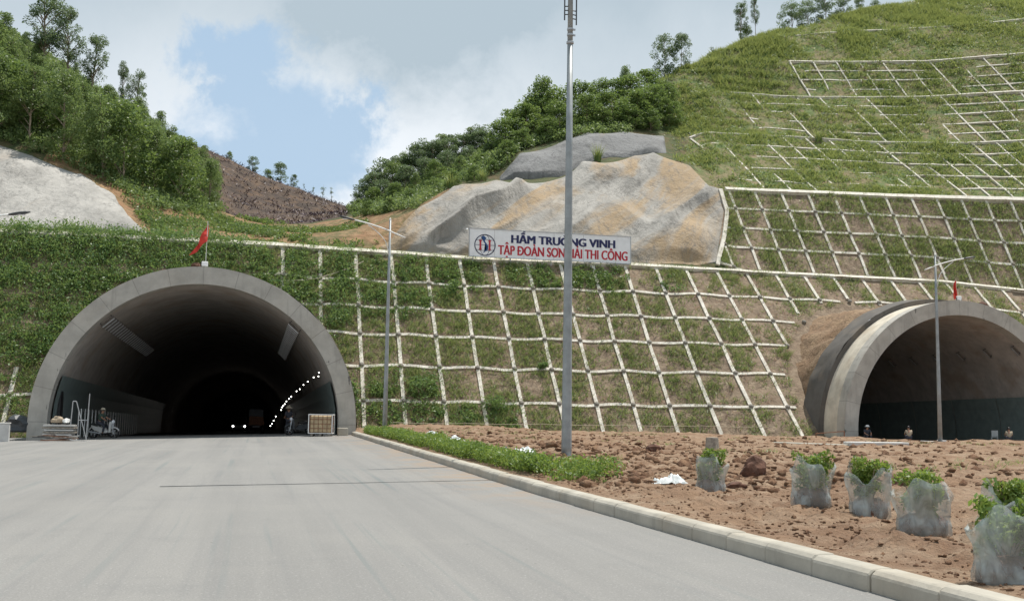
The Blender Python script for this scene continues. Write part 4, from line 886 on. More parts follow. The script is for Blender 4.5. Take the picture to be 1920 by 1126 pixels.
# single bushes
def bush_at(px, py, Y, r, lab, m='shrub', name='bush', n=9):
    p = atY(px, py, Y); z = Hp(p[0], Y) if Y > 66 else float(dirtz(p[0], Y)); b = empty(name, (p[0], Y, z), 0, lab, 'plant'); rs = np.random.RandomState(int(px))
    cen = [np.array([rs.uniform(-.6, .6)*r, rs.uniform(-.5, .5)*r, rs.uniform(.2, 1.0)*r]) for _ in range(n)]
    q = clump_leaves(cen, [r*.45]*n, 60, .1, rs, .9, .4); link('foliage', npmesh('foliage', *leaf_quads(q, .17, rs, .4, .45)), M[m], b)
    s = MB()
    for c in cen: s.tube([(0, 0, -.1), c*.5, c], [.03, .02, .008], 5, False)
    s.build('stem', M['bark'], b); return b
bush_at(788, 765, 70.3, 1.05, 'dark round bush low on the slope right of the first lamp post')
bush_at(925, 782, 69.6, .8, 'wide green bush over the bottom row of lattice cells')
bush_at(1015, 720, 72.0, .45, 'small green bush hanging over a beam left of the thick pole')
bush_at(845, 565, 77, .8, 'leafy bush under the terrace edge left of the name board')
def tuft(px, py, Y, h, lab, n=130):
    p = atY(px, py, Y); z = Hp(p[0], Y); b = empty('grass_tuft', (p[0], Y, z), 0, lab, 'plant'); rs = np.random.RandomState(int(px)); V = []; Fc = []
    for i in range(n):
        a = rs.uniform(0, 6.28); l = h*rs.uniform(.5, 1.1); d = np.array([math.cos(a), math.sin(a), 0]); s = np.array([-d[1], d[0], 0])*.035; o_ = d*rs.uniform(0, .35); k = rs.uniform(.15, .6); j = len(V)
        for t in (0, .4, .75, 1.0):
            c = o_+d*k*l*t**2+np.array([0, 0, l*(t-.35*k*t**3)]); ww = 1-t*.9; V += [c-s*ww, c+s*ww]
        Fc += [(j+2*m, j+2*m+1, j+2*m+3, j+2*m+2) for m in range(3)]
    link('blades', npmesh('blades', V, Fc), M['ugrass'], b); s = MB(); s.lathe([(.3, -.1), (.25, .1), (.05, .25)], n=9); s.build('root_clump', M['dry'], b); return b
tuft(1120, 300, 95.3, 2.0, 'tall arching grass tuft between the tan and the dark grey rock faces'); tuft(1535, 265, 99, 1.6, 'pale tall grass tuft on the middle of the grassy hill'); tuft(845, 343, 91, 1.5, 'spiky grass tuft on the upper left rim of the tan rock face'); tuft(905, 330, 93, 1.3, 'smaller spiky grass tuft beside the trees on the rim of the tan rock face')

# ------------------------------------------------------------------ name board
sp = atY(880, 478, 79.15); sq = atY(1182, 495.5, 79.15); SW = sq[0]-sp[0]; SH = 2.12; yS = 79.15
zb = (sp[2]+sq[2])/2
sg = empty('name_board', (sp[0], yS, zb), 0, 'long white name board with red and navy lettering standing on the first terrace edge', 'sign')
q = MB(); q.box((SW/2, .03, SH/2), (SW, .05, SH)); q.build('panel', M['signw'], sg)
q = MB(); fr = .06
for (c, d) in (((SW/2, .02, SH+.02), (SW+.1, .09, fr)), ((SW/2, .02, -.02), (SW+.1, .09, fr)), ((-.02, .02, SH/2), (fr, .09, SH)), ((SW+.02, .02, SH/2), (fr, .09, SH))): q.box(c, d)
q.build('frame', M['steel'], sg)
for x in (.3, SW*.25, SW*.5, SW*.75, SW-.3):
    q = MB(); q.box((x, .12, SH/2-.4), (.08, .08, SH+.8)); q.tube([(x, .16, SH*.8), (x, 1.3, -.3)], .035, 6); q.build('post', M['steel'], sg)
q = MB()
for x in (1.95, 4.3, 6.7, 9.1): q.box((x, .003, SH/2), (.012, .006, SH-.06))
q.build('panel_seam', M['dark'], sg)
q = MB(); q.lathe([(.001, -.09), (.07, -.07), (.1, 0), (.06, .08), (.001, .1)], (-.22, 0, SH-.1), 10); q.build('lamp', M['flood'], sg)
def text_mesh(body):
    cu = bpy.data.curves.new('t', 'FONT'); cu.body = body; cu.size = 1; cu.resolution_u = 4
    o = bpy.data.objects.new('t', cu); col.objects.link(o); dg = bpy.context.evaluated_depsgraph_get(); me = bpy.data.meshes.new_from_object(o.evaluated_get(dg)); bpy.data.objects.remove(o)
    V = np.array([v.co[:] for v in me.vertices]); f = [tuple(p.vertices) for p in me.polygons]; bpy.data.meshes.remove(me); return V, f
def lettering(body, x0, x1, z0, capH, m, nm, bold):
    plain_ = body.replace('Đ', 'D').replace('Ơ', 'O').replace('Ờ', 'Ò').replace('Ư', 'U')
    V, f = text_mesh(plain_); hz = text_mesh('H')[0][:, 1]; b0, hc = hz.min(), hz.max()-hz.min(); mn, mx = V[:, 0].min(), V[:, 0].max()
    ex = []                                   # extra strokes in font units: boxes (x0, y0, x1, y1)
    for i, c in enumerate(body):
        if c in 'ĐƠỜƯ':
            pre = text_mesh(plain_[:i+1])[0][:, 0].max(); g = text_mesh({'Đ': 'D', 'Ơ': 'O', 'Ờ': 'O', 'Ư': 'U'}[c])[0][:, 0]; wl = g.max()-g.min()
            if c == 'Đ': ex.append((pre-wl-.07, b0+hc*.44, pre-wl*.45, b0+hc*.57))
            else: ex += [(pre-.07, b0+hc*.88, pre+.045, b0+hc*.98), (pre+.0, b0+hc*.9, pre+.045, b0+hc*1.16)]
    T = lambda p, y: ((p[0]-mn)/(mx-mn)*(x1-x0)+x0, y, (p[1]-b0)/hc*capH+z0)
    mb_ = MB()
    for i, dx in enumerate((-bold, -bold/2, 0, bold/2, bold)):
        for dz in (0, .012): mb_.add([tuple(np.add(T(p, -.006-.0015*i-.0007*(dz > 0)), (dx, 0, dz))) for p in V], f)
    for j, (a0, c0, a1, c1) in enumerate(ex): mb_.add([T(p, -.0155-.0006*(j % 3)) for p in ((a0, c0), (a1, c0), (a1, c1), (a0, c1))], [(0, 1, 2, 3)])
    me = bpy.data.meshes.new(nm); me.from_pydata(mb_.v, [], mb_.f); me.update()
    o = link(nm, me, m, sg); o.location = (0, -.002, 0); return o
k = SW/1700.   # zoomed pixels to metres
tag(lettering('HẦM TRƯỜNG VINH', 432*k, 1528*k, 1.16, 80*k, M['navy'], 'lettering', .05), 'navy upper line of bold letters')
tag(lettering('TẬP ĐOÀN SƠN HẢI THI CÔNG', 296*k, 1665*k, .22, 92*k, M['red'], 'lettering', .03), 'red lower line of narrow letters')
def lg(cx, cz):
    e = MB(); f = lambda pts, w_: e.add([(x, -.006, z) for x, z in pts], [tuple(range(len(pts)))])
    R, n = .80, 40
    def stroke(pts, wd):
        for (a0, b0), (a1, b1) in zip(pts[:-1], pts[1:]):
            L = math.hypot(a1-a0, b1-b0) or 1; nx, nz = -(b1-b0)/L*wd/2, (a1-a0)/L*wd/2; ex, ez = (a1-a0)/L*wd*.3, (b1-b0)/L*wd*.3
            e.add([(cx+a0+nx-ex, yy, cz+b0+nz-ez) for yy in (-.008,)]+[(cx+a0-nx-ex, -.008, cz+b0-nz-ez), (cx+a1-nx+ex, -.008, cz+b1-nz+ez), (cx+a1+nx+ex, -.008, cz+b1+nz+ez)], [(0, 1, 2, 3)])
    ring = [(R*math.cos(6.2832*i/n), R*math.sin(6.2832*i/n)) for i in range(n+1)]
    stroke(ring, .07); stroke([(-R, 0), (R, 0)], .035)
    for s in (-1, 1): stroke([(s*R*.5*math.cos(t), R*math.sin(t)) for t in np.linspace(-1.57, 1.57, 16)], .03); stroke([(R*.86*math.cos(t), s*(R*.42+R*.12*math.sin(t))) for t in np.linspace(.1, 3.04, 12)], .03)
    e.build('globe_outline', M['navy'], sg)
    e = MB(); s_ = [(-.32, .62), (-.1, .72), (.1, .55), (.02, .42), (-.02, .3), (.16, .08), (.26, -.12), (.22, -.38), (.0, -.52), (-.18, -.66), (-.06, -.48), (.1, -.34), (.12, -.12), (.0, .1), (-.14, .3), (-.16, .44)]
    bm = bmesh.new(); fc = bm.faces.new([bm.verts.new((cx+x, -.014, cz+z)) for x, z in s_]); bmesh.ops.triangulate(bm, faces=[fc]); me = bpy.data.meshes.new('map_shape'); bm.to_mesh(me); bm.free(); link('map_shape', me, M['blue'], sg)
    e = MB()
    for s in (-1, 1):
        e.box((cx+s*.36, -.024, cz), (.13, .012, .62))
        for z in (-.33, .33): e.box((cx+s*.36, -.024, cz+z), (.21, .0125, .09))
    e.build('emblem_pillars', M['red'], sg)
lg(158*k, SH-158*k*1.02)

# ------------------------------------------------------------------ poles and lamps
pb = atZ(1062, 858, .25); pz = float(dirtz(pb[0], pb[1]))
mp = empty('steel_mast', (pb[0], pb[1], pz-.03), 0, 'thick tapering galvanised mast rising from the hedge past the top of the picture', 'mast')
zF = atY(1069, 77, pb[1])[2]-pz; zR = atY(1070, 38, pb[1])[2]-pz
q = MB(); zs = [0, .3, 3, 6, 9, zF]; q.tube([(0, 0, z) for z in zs], [.155-.0055*z for z in zs], 18); q.build('lower_pole', M['galv'], mp, smooth=True)
q = MB(); q.tube([(0, 0, zF), (0, 0, zF+2.2), (0, 0, zF+4.5)], [.083, .075, .06], 16); q.build('upper_pole', M['galv'], mp, smooth=True)
q = MB(); q.lathe([(.085, zF-.08), (.115, zF-.06), (.115, zF+.0), (.085, zF+.02)], n=16); q.build('flange', M['steel'], mp)
q = MB(); q.box((0, 0, .02), (.5, .5, .04)); q.build('base_plate', M['galv'], mp)
for zz in (zF+.22, zF+.4):
    q = MB(); q.lathe([(.086, zz-.03), (.10, zz-.03), (.10, zz+.03), (.086, zz+.03)], n=14); q.box((.13, 0, zz), (.07, .04, .05)); q.build('clamp', M['steel'], mp)
for s in (-1, 1):
    h0 = zR+(0 if s < 0 else -.12); q = MB(); q.tube([(s*.19, -.02, h0), (s*.19, -.02, zR+3.2)], .022, 8)
    for j in range(12):
        z = h0+.18+j*.13*(1 if j < 3 else 1)
        if j < 3 or j > 8: q.tube([(s*.06, 0, z+.02), (s*.19, -.02, z)], .017, 6)
    q.build('side_bracket', M['dark'], mp)

def street_lamp(base, side, label, H_=10.3, first=None):
    L = empty('street_lamp', base, 0, label, 'street lamp', 'curved arm street lamps')
    q = MB(); q.tube([(0, 0, z) for z in (0, 3, 7, H_+.55)], [.12, .10, .075, .05], 12); q.build('pole', M['galv'], L, smooth=True)
    q = MB(); q.lathe([(.001, -.01), (.05, 0), (.05, .08), (.001, .12)], (0, 0, H_+.55), 10); q.build('pole_cap', M['white'], L)
    q = MB(); q.box((0, 0, .02), (.42, .42, .04)); q.build('base_plate', M['galv'], L)
    A = lambda u: (side*u, -.09, H_-.0+.34*u-.045*u*u+(-.02 if u < 0 else 0))
    q = MB(); q.tube([A(u) for u in np.linspace(-.75, 1.75, 14)], [.035]*14, 8); q.build('arm', M['white'], L, smooth=True)
    q = MB(); q.tube([(side*.06, -.07, H_-1.2)]+[(side*(.08+1.0*t), -.08, H_-.9+1.15*t**.55) for t in np.linspace(0, 1, 9)], .02, 6); q.build('strut', M['white'], L, smooth=True)
    q = MB(); e = Vector(A(1.75)); d = (Vector(A(1.75))-Vector(A(1.6))).normalized(); n = 10; rings = []
    for t, wd, th in ((0, .05, .03), (.12, .10, .05), (.35, .15, .06), (.6, .14, .05), (.75, .04, .02)):
        c = e+d*t; rings.append([c+Vector((-d.z*th*math.sin(a)*side*0, wd*math.cos(a), th*math.sin(a))) for a in np.linspace(0, 6.2832, n, False)])
    q.add([p for r in rings for p in r], [(j*n+i, j*n+(i+1) % n, (j+1)*n+(i+1) % n, (j+1)*n+i) for j in range(4) for i in range(n)]+[tuple(range(n))[::-1], tuple(range(4*n, 5*n))])
    hd_ = q.build('lamp_head', M['dark'], L, smooth=True)
    q = MB(); c = e+d*.4; q.box(c-Vector((0, 0, .057)), (.35, .16, .02)); q.build('lens', M['flood'], hd_)
    return L
p1 = atY(721, 815, 51.5); street_lamp((p1[0], 51.5, float(dirtz(p1[0], 51.5))-.02), -1, 'street lamp with left pointing arm between the near tunnel and the thick mast', 9.9)
p3 = atY(1763, 826, 51.5); street_lamp((p3[0], 51.5, float(dirtz(p3[0], 51.5))-.02), 1, 'street lamp in front of the right tunnel mouth, its arm pointing right', 9.7)
ph = atY(17, 403, 42.); street_lamp((ph[0]-1.75, 42., .05), 1, 'street lamp outside the left edge, only its dark drooping head showing', ph[2]-.05-.34*1.75+.045*1.75**2)

# flags and floodlights on the portal crowns
def flag(loc, h, pts_fn, label, nm='flag'):
    f = empty(nm, loc, 0, label, 'flag'); q = MB(); q.tube([(0, 0, -.05), (.03, 0, h)], .018, 6); q.build('flagpole', M['white'], f)
    n, m = 14, 10; V = [pts_fn(u, v) for v in np.linspace(0, 1, m) for u in np.linspace(0, 1, n)]
    q = MB(); q.add(V, [(j*n+i, j*n+i+1, (j+1)*n+i+1, (j+1)*n+i) for j in range(m-1) for i in range(n-1)]); q.build('cloth', M['flag'], f, smooth=True); return f
zt = CZ+RO
fl1 = atY(386, 480, 60.6)
flag((fl1[0], 60.6, zt-.02), 2.65, lambda u, v: (.03-u*(.45+.45*v)-.12*v*0+.05*math.sin(u*7+v*3), .12*math.sin(u*8+v*4), 2.65-v*1.15*(1-.3*u)-u*(1.15+.15*math.sin(3*u))), 'bright red flag hanging to the left from a thin pole on the near tunnel crown')
fl2 = atY(1793, 560, RPY+.6)
flag((fl2[0], RPY+.6, RCZ+RRO-.02), 1.5, lambda u, v: (.03-u*(.10+.18*math.sin(v*3)), .10*math.sin(u*9+v*5), 1.5-v*1.2-u*.15), 'limp red flag hanging straight down on the right tunnel crown')
def flood(px, lab):
    yy = 60.35 if px < 1000 else RPY+.35; p = atY(px, 495 if px < 1000 else 562, yy); f = empty('floodlight', (p[0], yy, zt if px < 1000 else RCZ+RRO), 0, lab, 'floodlight')
    q = MB(); q.box((0, 0, .2), (.34, .14, .28)); q.build('housing', M['white'], f, bevel=.03); q = MB(); q.box((0, -.08, .2), (.28, .03, .22)); q.build('glass', M['flood'], f); q = MB()
    for s in (-1, 1): q.box((s*.19, 0, .1), (.02, .05, .26))
    q.box((0, 0, .005), (.4, .1, .02)); q.build('bracket', M['dark'], f)
flood(384, 'square white floodlight beside the flag on the near tunnel crown'); flood(1798, 'square white floodlight beside the flag on the right tunnel crown')
def lump(name, loc, r, m, lab, cat, seed, flat=.7, parent=None):
    bm = bmesh.new(); bmesh.ops.create_icosphere(bm, subdivisions=3, radius=r); rs = np.random.RandomState(seed)
    for v in bm.verts:
        s = 1+.55*float(fbm(v.co.x/r*1.3+seed*3.1, v.co.y/r*1.3+v.co.z/r*1.9+seed, 3)); v.co = Vector((v.co.x*s, v.co.y*s, max(-r*.35, v.co.z*s*flat)))
    me = bpy.data.meshes.new(name); bm.to_mesh(me); bm.free(); o = link(name, me, m, None, loc); return tag(o, lab, cat)
p = atY(1842, 567, RPY+.6); lump('earth_lump', (p[0], RPY+.6, RCZ+math.sqrt(RRO**2-(p[0]-RCX)**2)+.1), .33, M['clod'], 'dark earth lump on the crown of the right tunnel', 'earth', 3)
p = atY(1862, 570, RPY+.6); lump('earth_lump', (p[0], RPY+.6, RCZ+math.sqrt(RRO**2-(p[0]-RCX)**2)+.06), .22, M['clod'], 'smaller dark earth lump right of the other one on the right tunnel crown', 'earth', 5)
p = atY(368, 492, 60.5); lump('earth_lump', (p[0], 60.5, zt+.05), .3, M['clod'], 'dry brown weed lump left of the floodlight on the near tunnel crown', 'earth', 8)

# ------------------------------------------------------------------ bagged plants
def bagged(px, py, h, wd, lab, seed, tilt=0):
    p = atZ(px, py, .24); z = float(dirtz(p[0], p[1])); b = empty('bagged_plant', (p[0], p[1], z-.02), rnd.uniform(0, 6), lab, 'plant', 'shrubs wrapped in clear plastic bags')
    rs = np.random.RandomState(seed); hb = h*.74; ph_ = rs.uniform(0, 6, 6)
    wob = lambda a, hh: .09*math.sin(3*a+ph_[0]+hh*3)+.06*math.sin(5*a+ph_[1]-hh*7)+.035*math.sin(11*a+ph_[2]+hh*14)+.02*math.sin(19*a+hh*25)
    r = wd/2
    q = MB(); q.lathe([(.001, 0), (r*.72, .0), (r*.84, hb*.12), (r*.82, hb*.35), (r*.5, hb*.46), (.001, hb*.48)], n=20, wob=lambda a, hh: wob(a, hh)*.6); q.build('root_ball', M['clod'], b, smooth=True)
    q = MB(); pr = [(r*.80, .0), (r*.92, hb*.08), (r*.93, hb*.25), (r*.86, hb*.4), (r*.92, hb*.6), (r*1.0, hb*.8), (r*1.04, hb*.95), (r*.96, hb*1.03)]
    pr2 = []
    for (a0, b0), (a1, b1) in zip(pr[:-1], pr[1:]): pr2 += [(a0+(a1-a0)*t, b0+(b1-b0)*t) for t in (0, .33, .67)]
    pr2.append(pr[-1]); q.lathe(pr2, n=64, wob=lambda a, hh: wob(a, hh)+.05*math.sin(2*a+ph_[3])*hh)
    v2 = []
    for (x, y, zz) in q.v:
        a = math.atan2(y, x); t = max(0, zz/hb-.75)/.28; v2.append((x, y, zz+t*h*.13*(math.sin(2*a+ph_[4])+.5*math.sin(5*a+ph_[5]))))
    q.v = v2; q.build('plastic_bag', M['bag'], b, smooth=True)
    nc = 34; cen = [np.array([rs.uniform(-1, 1)*r*.85, rs.uniform(-1, 1)*r*.85, rs.uniform(.36, .95)*h]) for _ in range(nc)]
    for i in range(nc):
        k = np.hypot(cen[i][0], cen[i][1])/(r*.9)
        lim = .62 if cen[i][2] < hb else .95
        if k > lim: cen[i][:2] *= lim/k
    pt = clump_leaves(cen, [r*.30]*nc, 62, .05, rs, .9, .3); link('foliage', npmesh('foliage', *leaf_quads(pt, .062, rs, .3, .45)), M['hedge'], b)
    s = MB()
    for c in cen[:12]: s.tube([(c[0]*.1, c[1]*.1, hb*.35), c*.6+np.array([0, 0, .1]), c], [.012, .009, .004], 5, False)
    s.build('stem', M['bark'], b); return b
bagged(1333, 914, .84, .56, 'bagged shrub farthest left, next to the white plastic sheet', 1)
bagged(1524, 948, .82, .60, 'bagged shrub with a shiny torn fold low on its right side, second from the left', 2)
bagged(1630, 960, .84, .57, 'bagged shrub leafing out at its left, third from the left', 3)
bagged(1733, 987, .78, .66, 'squat bagged shrub with foliage sunk inside the plastic, fourth from the left', 4)
bagged(1890, 1074, .76, .60, 'largest looking bagged shrub, nearest the camera at the right edge', 5)
bagged(1915, 1040, .84, .56, 'bagged shrub half hidden behind the nearest one at the right edge', 6)

# plastic sheets, clods, stump, wire on the verge
def sheet(px, py, z, r, lab, seed, m='sheet'):
    p = atZ(px, py, z); zz = float(dirtz(p[0], p[1])); n = 30; t = np.linspace(-1, 1, n); Xg, Yg = np.meshgrid(t, t); rs = seed*2.3
    Zg = np.abs(fbm(Xg*1.6+rs, Yg*1.6+rs, 4))*1.1*r*(1-.7*np.maximum(abs(Xg), abs(Yg))**2)+.02+.06*vn(Xg*6+rs, Yg*6); ang = np.arctan2(Yg, Xg); k = 1+.3*np.sin(3*ang+rs)
    V = np.stack([Xg*r*k, Yg*r*.7*k, Zg], -1).reshape(-1, 3); i = np.arange(n*n).reshape(n, n); Fc = np.stack([i[:-1, :-1], i[:-1, 1:], i[1:, 1:], i[1:, :-1]], -1).reshape(-1, 4)
    return tag(link('plastic_sheet', npmesh('plastic_sheet', V, Fc, True), M[m], None, (p[0], p[1], zz+.01)), lab, 'plastic sheet')
sheet(1258, 897, .28, .42, 'crumpled white plastic sheet on the dirt left of the first bagged shrub', 1)
sheet(962, 850, .4, .55, 'crumpled white plastic sheet behind the hedge left of the mast', 2)
sheet(1000, 856, .4, .35, 'small scrap of white plastic close to the mast behind the hedge', 4)
sheet(832, 823, .5, .8, 'grey white plastic sheet farther back behind the hedge', 3)
sheet(862, 828, .5, .3, 'small white plastic scrap right of the far plastic sheet', 5)
def clod_at(px, py, z, r, lab, seed, flat=.9):
    p = atZ(px, py, z); return lump('earth_clod', (p[0], p[1], float(dirtz(p[0], p[1]))+r*.2), r, M['clod'], lab, 'earth', seed, flat)
clod_at(1412, 886, .3, .27, 'dark upright earth clod between the first and second bagged shrubs', 11, 1.3)
clod_at(1685, 900, .3, .22, 'dark earth clod behind the third and fourth bagged shrubs', 12)
clod_at(1380, 905, .26, .2, 'low loose earth heap just right of the first bagged shrub', 13, .5)
clod_at(1225, 842, .4, .28, 'dark rounded earth clod halfway between the mast and the stump', 14, .7)
clod_at(1755, 925, .28, .2, 'small dark earth clod right behind the fourth bagged shrub', 15)
p = atZ(1336, 838, .45); z = float(dirtz(p[0], p[1])); st = MB(); st.lathe([(.26, -.1), (.24, .2), (.22, .5), (.001, .52)], n=12, wob=lambda a, h: .08*math.sin(3*a)+.05*math.sin(7*a)); tag(st.build('stump', M['timberd'], None, (p[0], p[1], z)), 'short grey brown stump standing behind the first bagged shrub', 'stump')
# rope line on small stakes along the slope foot
rp = empty('rope_fence', (0, 66.6, .5), 0, 'thin pale rope line strung along the foot of the slope', 'rope'); xs = [8.5, 13, 18, 23.5, 29, 34.5]; q = MB()
for a, b in zip(xs[:-1], xs[1:]): q.tube([(a+(b-a)*t, 0, .42-.5*t*(1-t)*.4+.04*a/30) for t in np.linspace(0, 1, 8)], .014, 5)
q.build('rope', M['straw'], rp)
for x in xs: q = MB(); q.tube([(x, 0, -.3), (x, 0, .5)], .022, 6); q.build('stake', M['timberd'], rp)
hs = MB(); a = atY(530, 537, 75.5); hp = []
for px, py in [(535, 537), (570, 536), (600, 530), (630, 520), (660, 508), (690, 492)]:
    q_ = atY(px, py, 74.5); hp.append(q_)
hp = resample(hp, 24); hp = [(p[0], Yq, Hp(p[0], Yq)+.55) for p in hp for Yq in [float(TOE+(p[2]-ZT)*(Yc(p[0])-TOE)/(Zc(p[0])-ZT))]]
hs.tube(hp, .03, 6); tag(hs.build('hose', M['straw']), 'thin yellowish hose sagging across the shrubs right above the near tunnel', 'hose')
# orange stake fence beside right portal
rf = empty('pipe_rail', (0, 0, 0), 0, 'low rusty pipe rail beside the left foot of the right tunnel', 'rail'); a, b = atY(1530, 812, 62.4), atY(1583, 808, 62.4); q = MB(); q.tube([a, b], .03, 6); q.build('rail', M['rust'], rf); q = MB(); q.tube([b-np.array([0, 0, 1.0]), b], .035, 6); q.build('post', M['rust'], rf); q = MB(); q.tube([a-np.array([0, 0, .8]), a], .035, 6); q.build('post', M['rust'], rf)

# ------------------------------------------------------------------ site clutter at the near tunnel
fz = lambda X, Y: float(roadz(X, min(Y, 60.)))+(max(0, Y-60))*GR
p = atY(602, 817, 58.6); ib = empty('water_tank', (p[0], 58.6, fz(p[0], 58.6)), rad(-10), 'yellowed water tank in a white frame cage, by the right foot of the near portal', 'tank')
q = MB()
for i in range(3): q.box((-.45+.45*i, 0, .07), (.12, 1.0, .12))
for i in range(5): q.box((0, -.42+.21*i, .145), (1.2, .12, .025))
q.build('pallet', M['timberd'], ib); q = MB(); q.box((0, 0, .64), (1.1, .92, .94)); q.build('tank', M['tank'], ib, bevel=.06)
q = MB()
for i in range(6):
    for s in (-1, 1): q.bar((-.58+.232*i, s*.48, .16), (-.58+.232*i, s*.48, 1.14), .022); q.bar((s*.58, -.48+.192*i, .16), (s*.58, -.48+.192*i, 1.14), .022)
for z in (.18, .42, .66, .9, 1.14):
    for s in (-1, 1): q.bar((-.58, s*.5, z), (.58, s*.5, z), .026 if z < 1.1 else .05); q.bar((s*.6, -.5, z), (s*.6, .5, z), .026 if z < 1.1 else .05)
q.build('cage', M['rust'], ib); q = MB()
for z, s in ((1.15, .05), (.16, .04)):
    for y in (-1, 1): q.bar((-.62, y*.525, z), (.62, y*.525, z), s); q.bar((y*.625, -.5, z), (y*.625, .5, z), s)
for x in (-1, 1):
    for y in (-1, 1): q.bar((x*.62, y*.52, .15), (x*.62, y*.52, 1.15), .045)
q.build('frame', M['white'], ib); q = MB(); q.lathe([(.1, 1.1), (.11, 1.16), (.001, 1.17)], n=12); q.build('lid', M['white'], ib)
p = atY(642, 812, 59.); bl = MB(); bl.box((0, 0, .22), (.55, .5, .44)); o = bl.build('concrete_block', M['kerb'], None, (p[0], 58.9, fz(p[0], 59)-.02), bevel=.03); tag(o, 'squat concrete block between the caged tank and the end of the kerb', 'block')
# timber stack with a sack on top, left foot
p = atY(108, 826, 57.8); sx_ = float(p[0]); tsk = empty('board_stack', (sx_, 58.2, fz(sx_, 58.2)), 0, 'stack of grey boards and planks at the left foot of the near portal', 'stack')
for i in range(7):
    q = MB(); q.box((rnd.uniform(-.05, .05), rnd.uniform(-.05, .05), .06+i*.115), (1.45+rnd.uniform(-.12, .1), .9, .075), Matrix.Rotation(rnd.uniform(-.05, .05), 3, 'Z')); q.build('board', M['timberd'] if i % 2 else M['slab'], tsk)
lump('sack', (sx_-.15, 58.2, fz(sx_, 58.2)+.98), .27, M['tanshirt'], 'brown stuffed sack lying on the board stack', 'sack', 21, .75)
lump('sack', (sx_+.3, 58.15, fz(sx_, 58.2)+.95), .17, M['white'], 'small white sack beside the brown one on the board stack', 'sack', 22, .8)
def pipes(loc, segs, m, nm, lab, cat, part='tube', r=.025):
    o = empty(nm, loc, 0, lab, cat)
    for a, b in segs: q = MB(); q.tube([a, b], r, 7); q.build(part, m, o)
    return o
p = atY(146, 824, 57.7); pipes((p[0], 57.9, fz(p[0], 57.9)), [((-.45, 0, 0), (-.36, 0, 1.95)), ((-.36, 0, 1.95), (-.2, 0, 1.95)), ((-.2, 0, 1.95), (.35, .1, .05)), ((.3, .4, 0), (.36, .4, 2.35)), ((-.1, .3, 0), (-.1, .3, 1.5)), ((-.1, .3, 1.0), (.34, .4, 1.0))], M['steel'], 'scaffold_frame', 'leaning pale scaffold frame of tubes beside the board stack', 'scaffold')
db = []
p = atY(112, 830, 55.6); dbx = empty('scrap_pile', (p[0], 55.9, fz(p[0], 55.9)), 0, 'flat pile of scrap boards and cloth strips on the road before the board stack', 'scrap')
for i in range(13):
    q = MB(); a = rnd.uniform(-.5, .5); q.box((rnd.uniform(-1, .9), rnd.uniform(-.3, .3), .04+.02*i), (rnd.uniform(.7, 1.7), .12, .035), Matrix.Rotation(a, 3, 'Z') @ Matrix.Rotation(rnd.uniform(-.12, .12), 3, 'Y')); q.build('board' if i % 4 else 'cloth_strip', (M['timberd'], M['slab'], M['rust'], M['dark'])[i % 4], dbx)
p = atY(5, 815, 57.); q = MB(); q.box((0, 0, .45), (.8, .25, .9)); q.box((0, 0, .93), (.86, .3, .06)); tag(q.build('barrier_block', M['slab'], None, (p[0]-.1, 57, fz(-13, 57)), bevel=.02), 'grey barrier block at the left frame edge beside the tunnel foot', 'barrier')
p = atY(32, 812, 60.5); lump('tarp_heap', (p[0], 60.6, .5), .75, M['dark'], 'dark grey tarpaulin heap between the barrier block and the portal foot', 'tarpaulin', 31, .8)
# railing of white stakes along the left wall inside
rl = empty('railing', (LCX-6.3, PY+1, 0), 0, 'row of thin white posts with a rail along the left wall inside the near tunnel', 'railing')
for i in range(22):
    y = 2+i*1.4; z = fz(LCX-6.3, PY+1+y)+.1; q = MB(); q.tube([(0, y, z), (0, y, z+1.55)], .03, 6); q.build('post', M['white'], rl)
q = MB(); q.tube([(0, 2, fz(LCX-6.3, PY+3)+1.55), (0, 31.4, fz(LCX-6.3, PY+32.4)+1.55)], .018, 6); q.build('rail', M['steel'], rl)

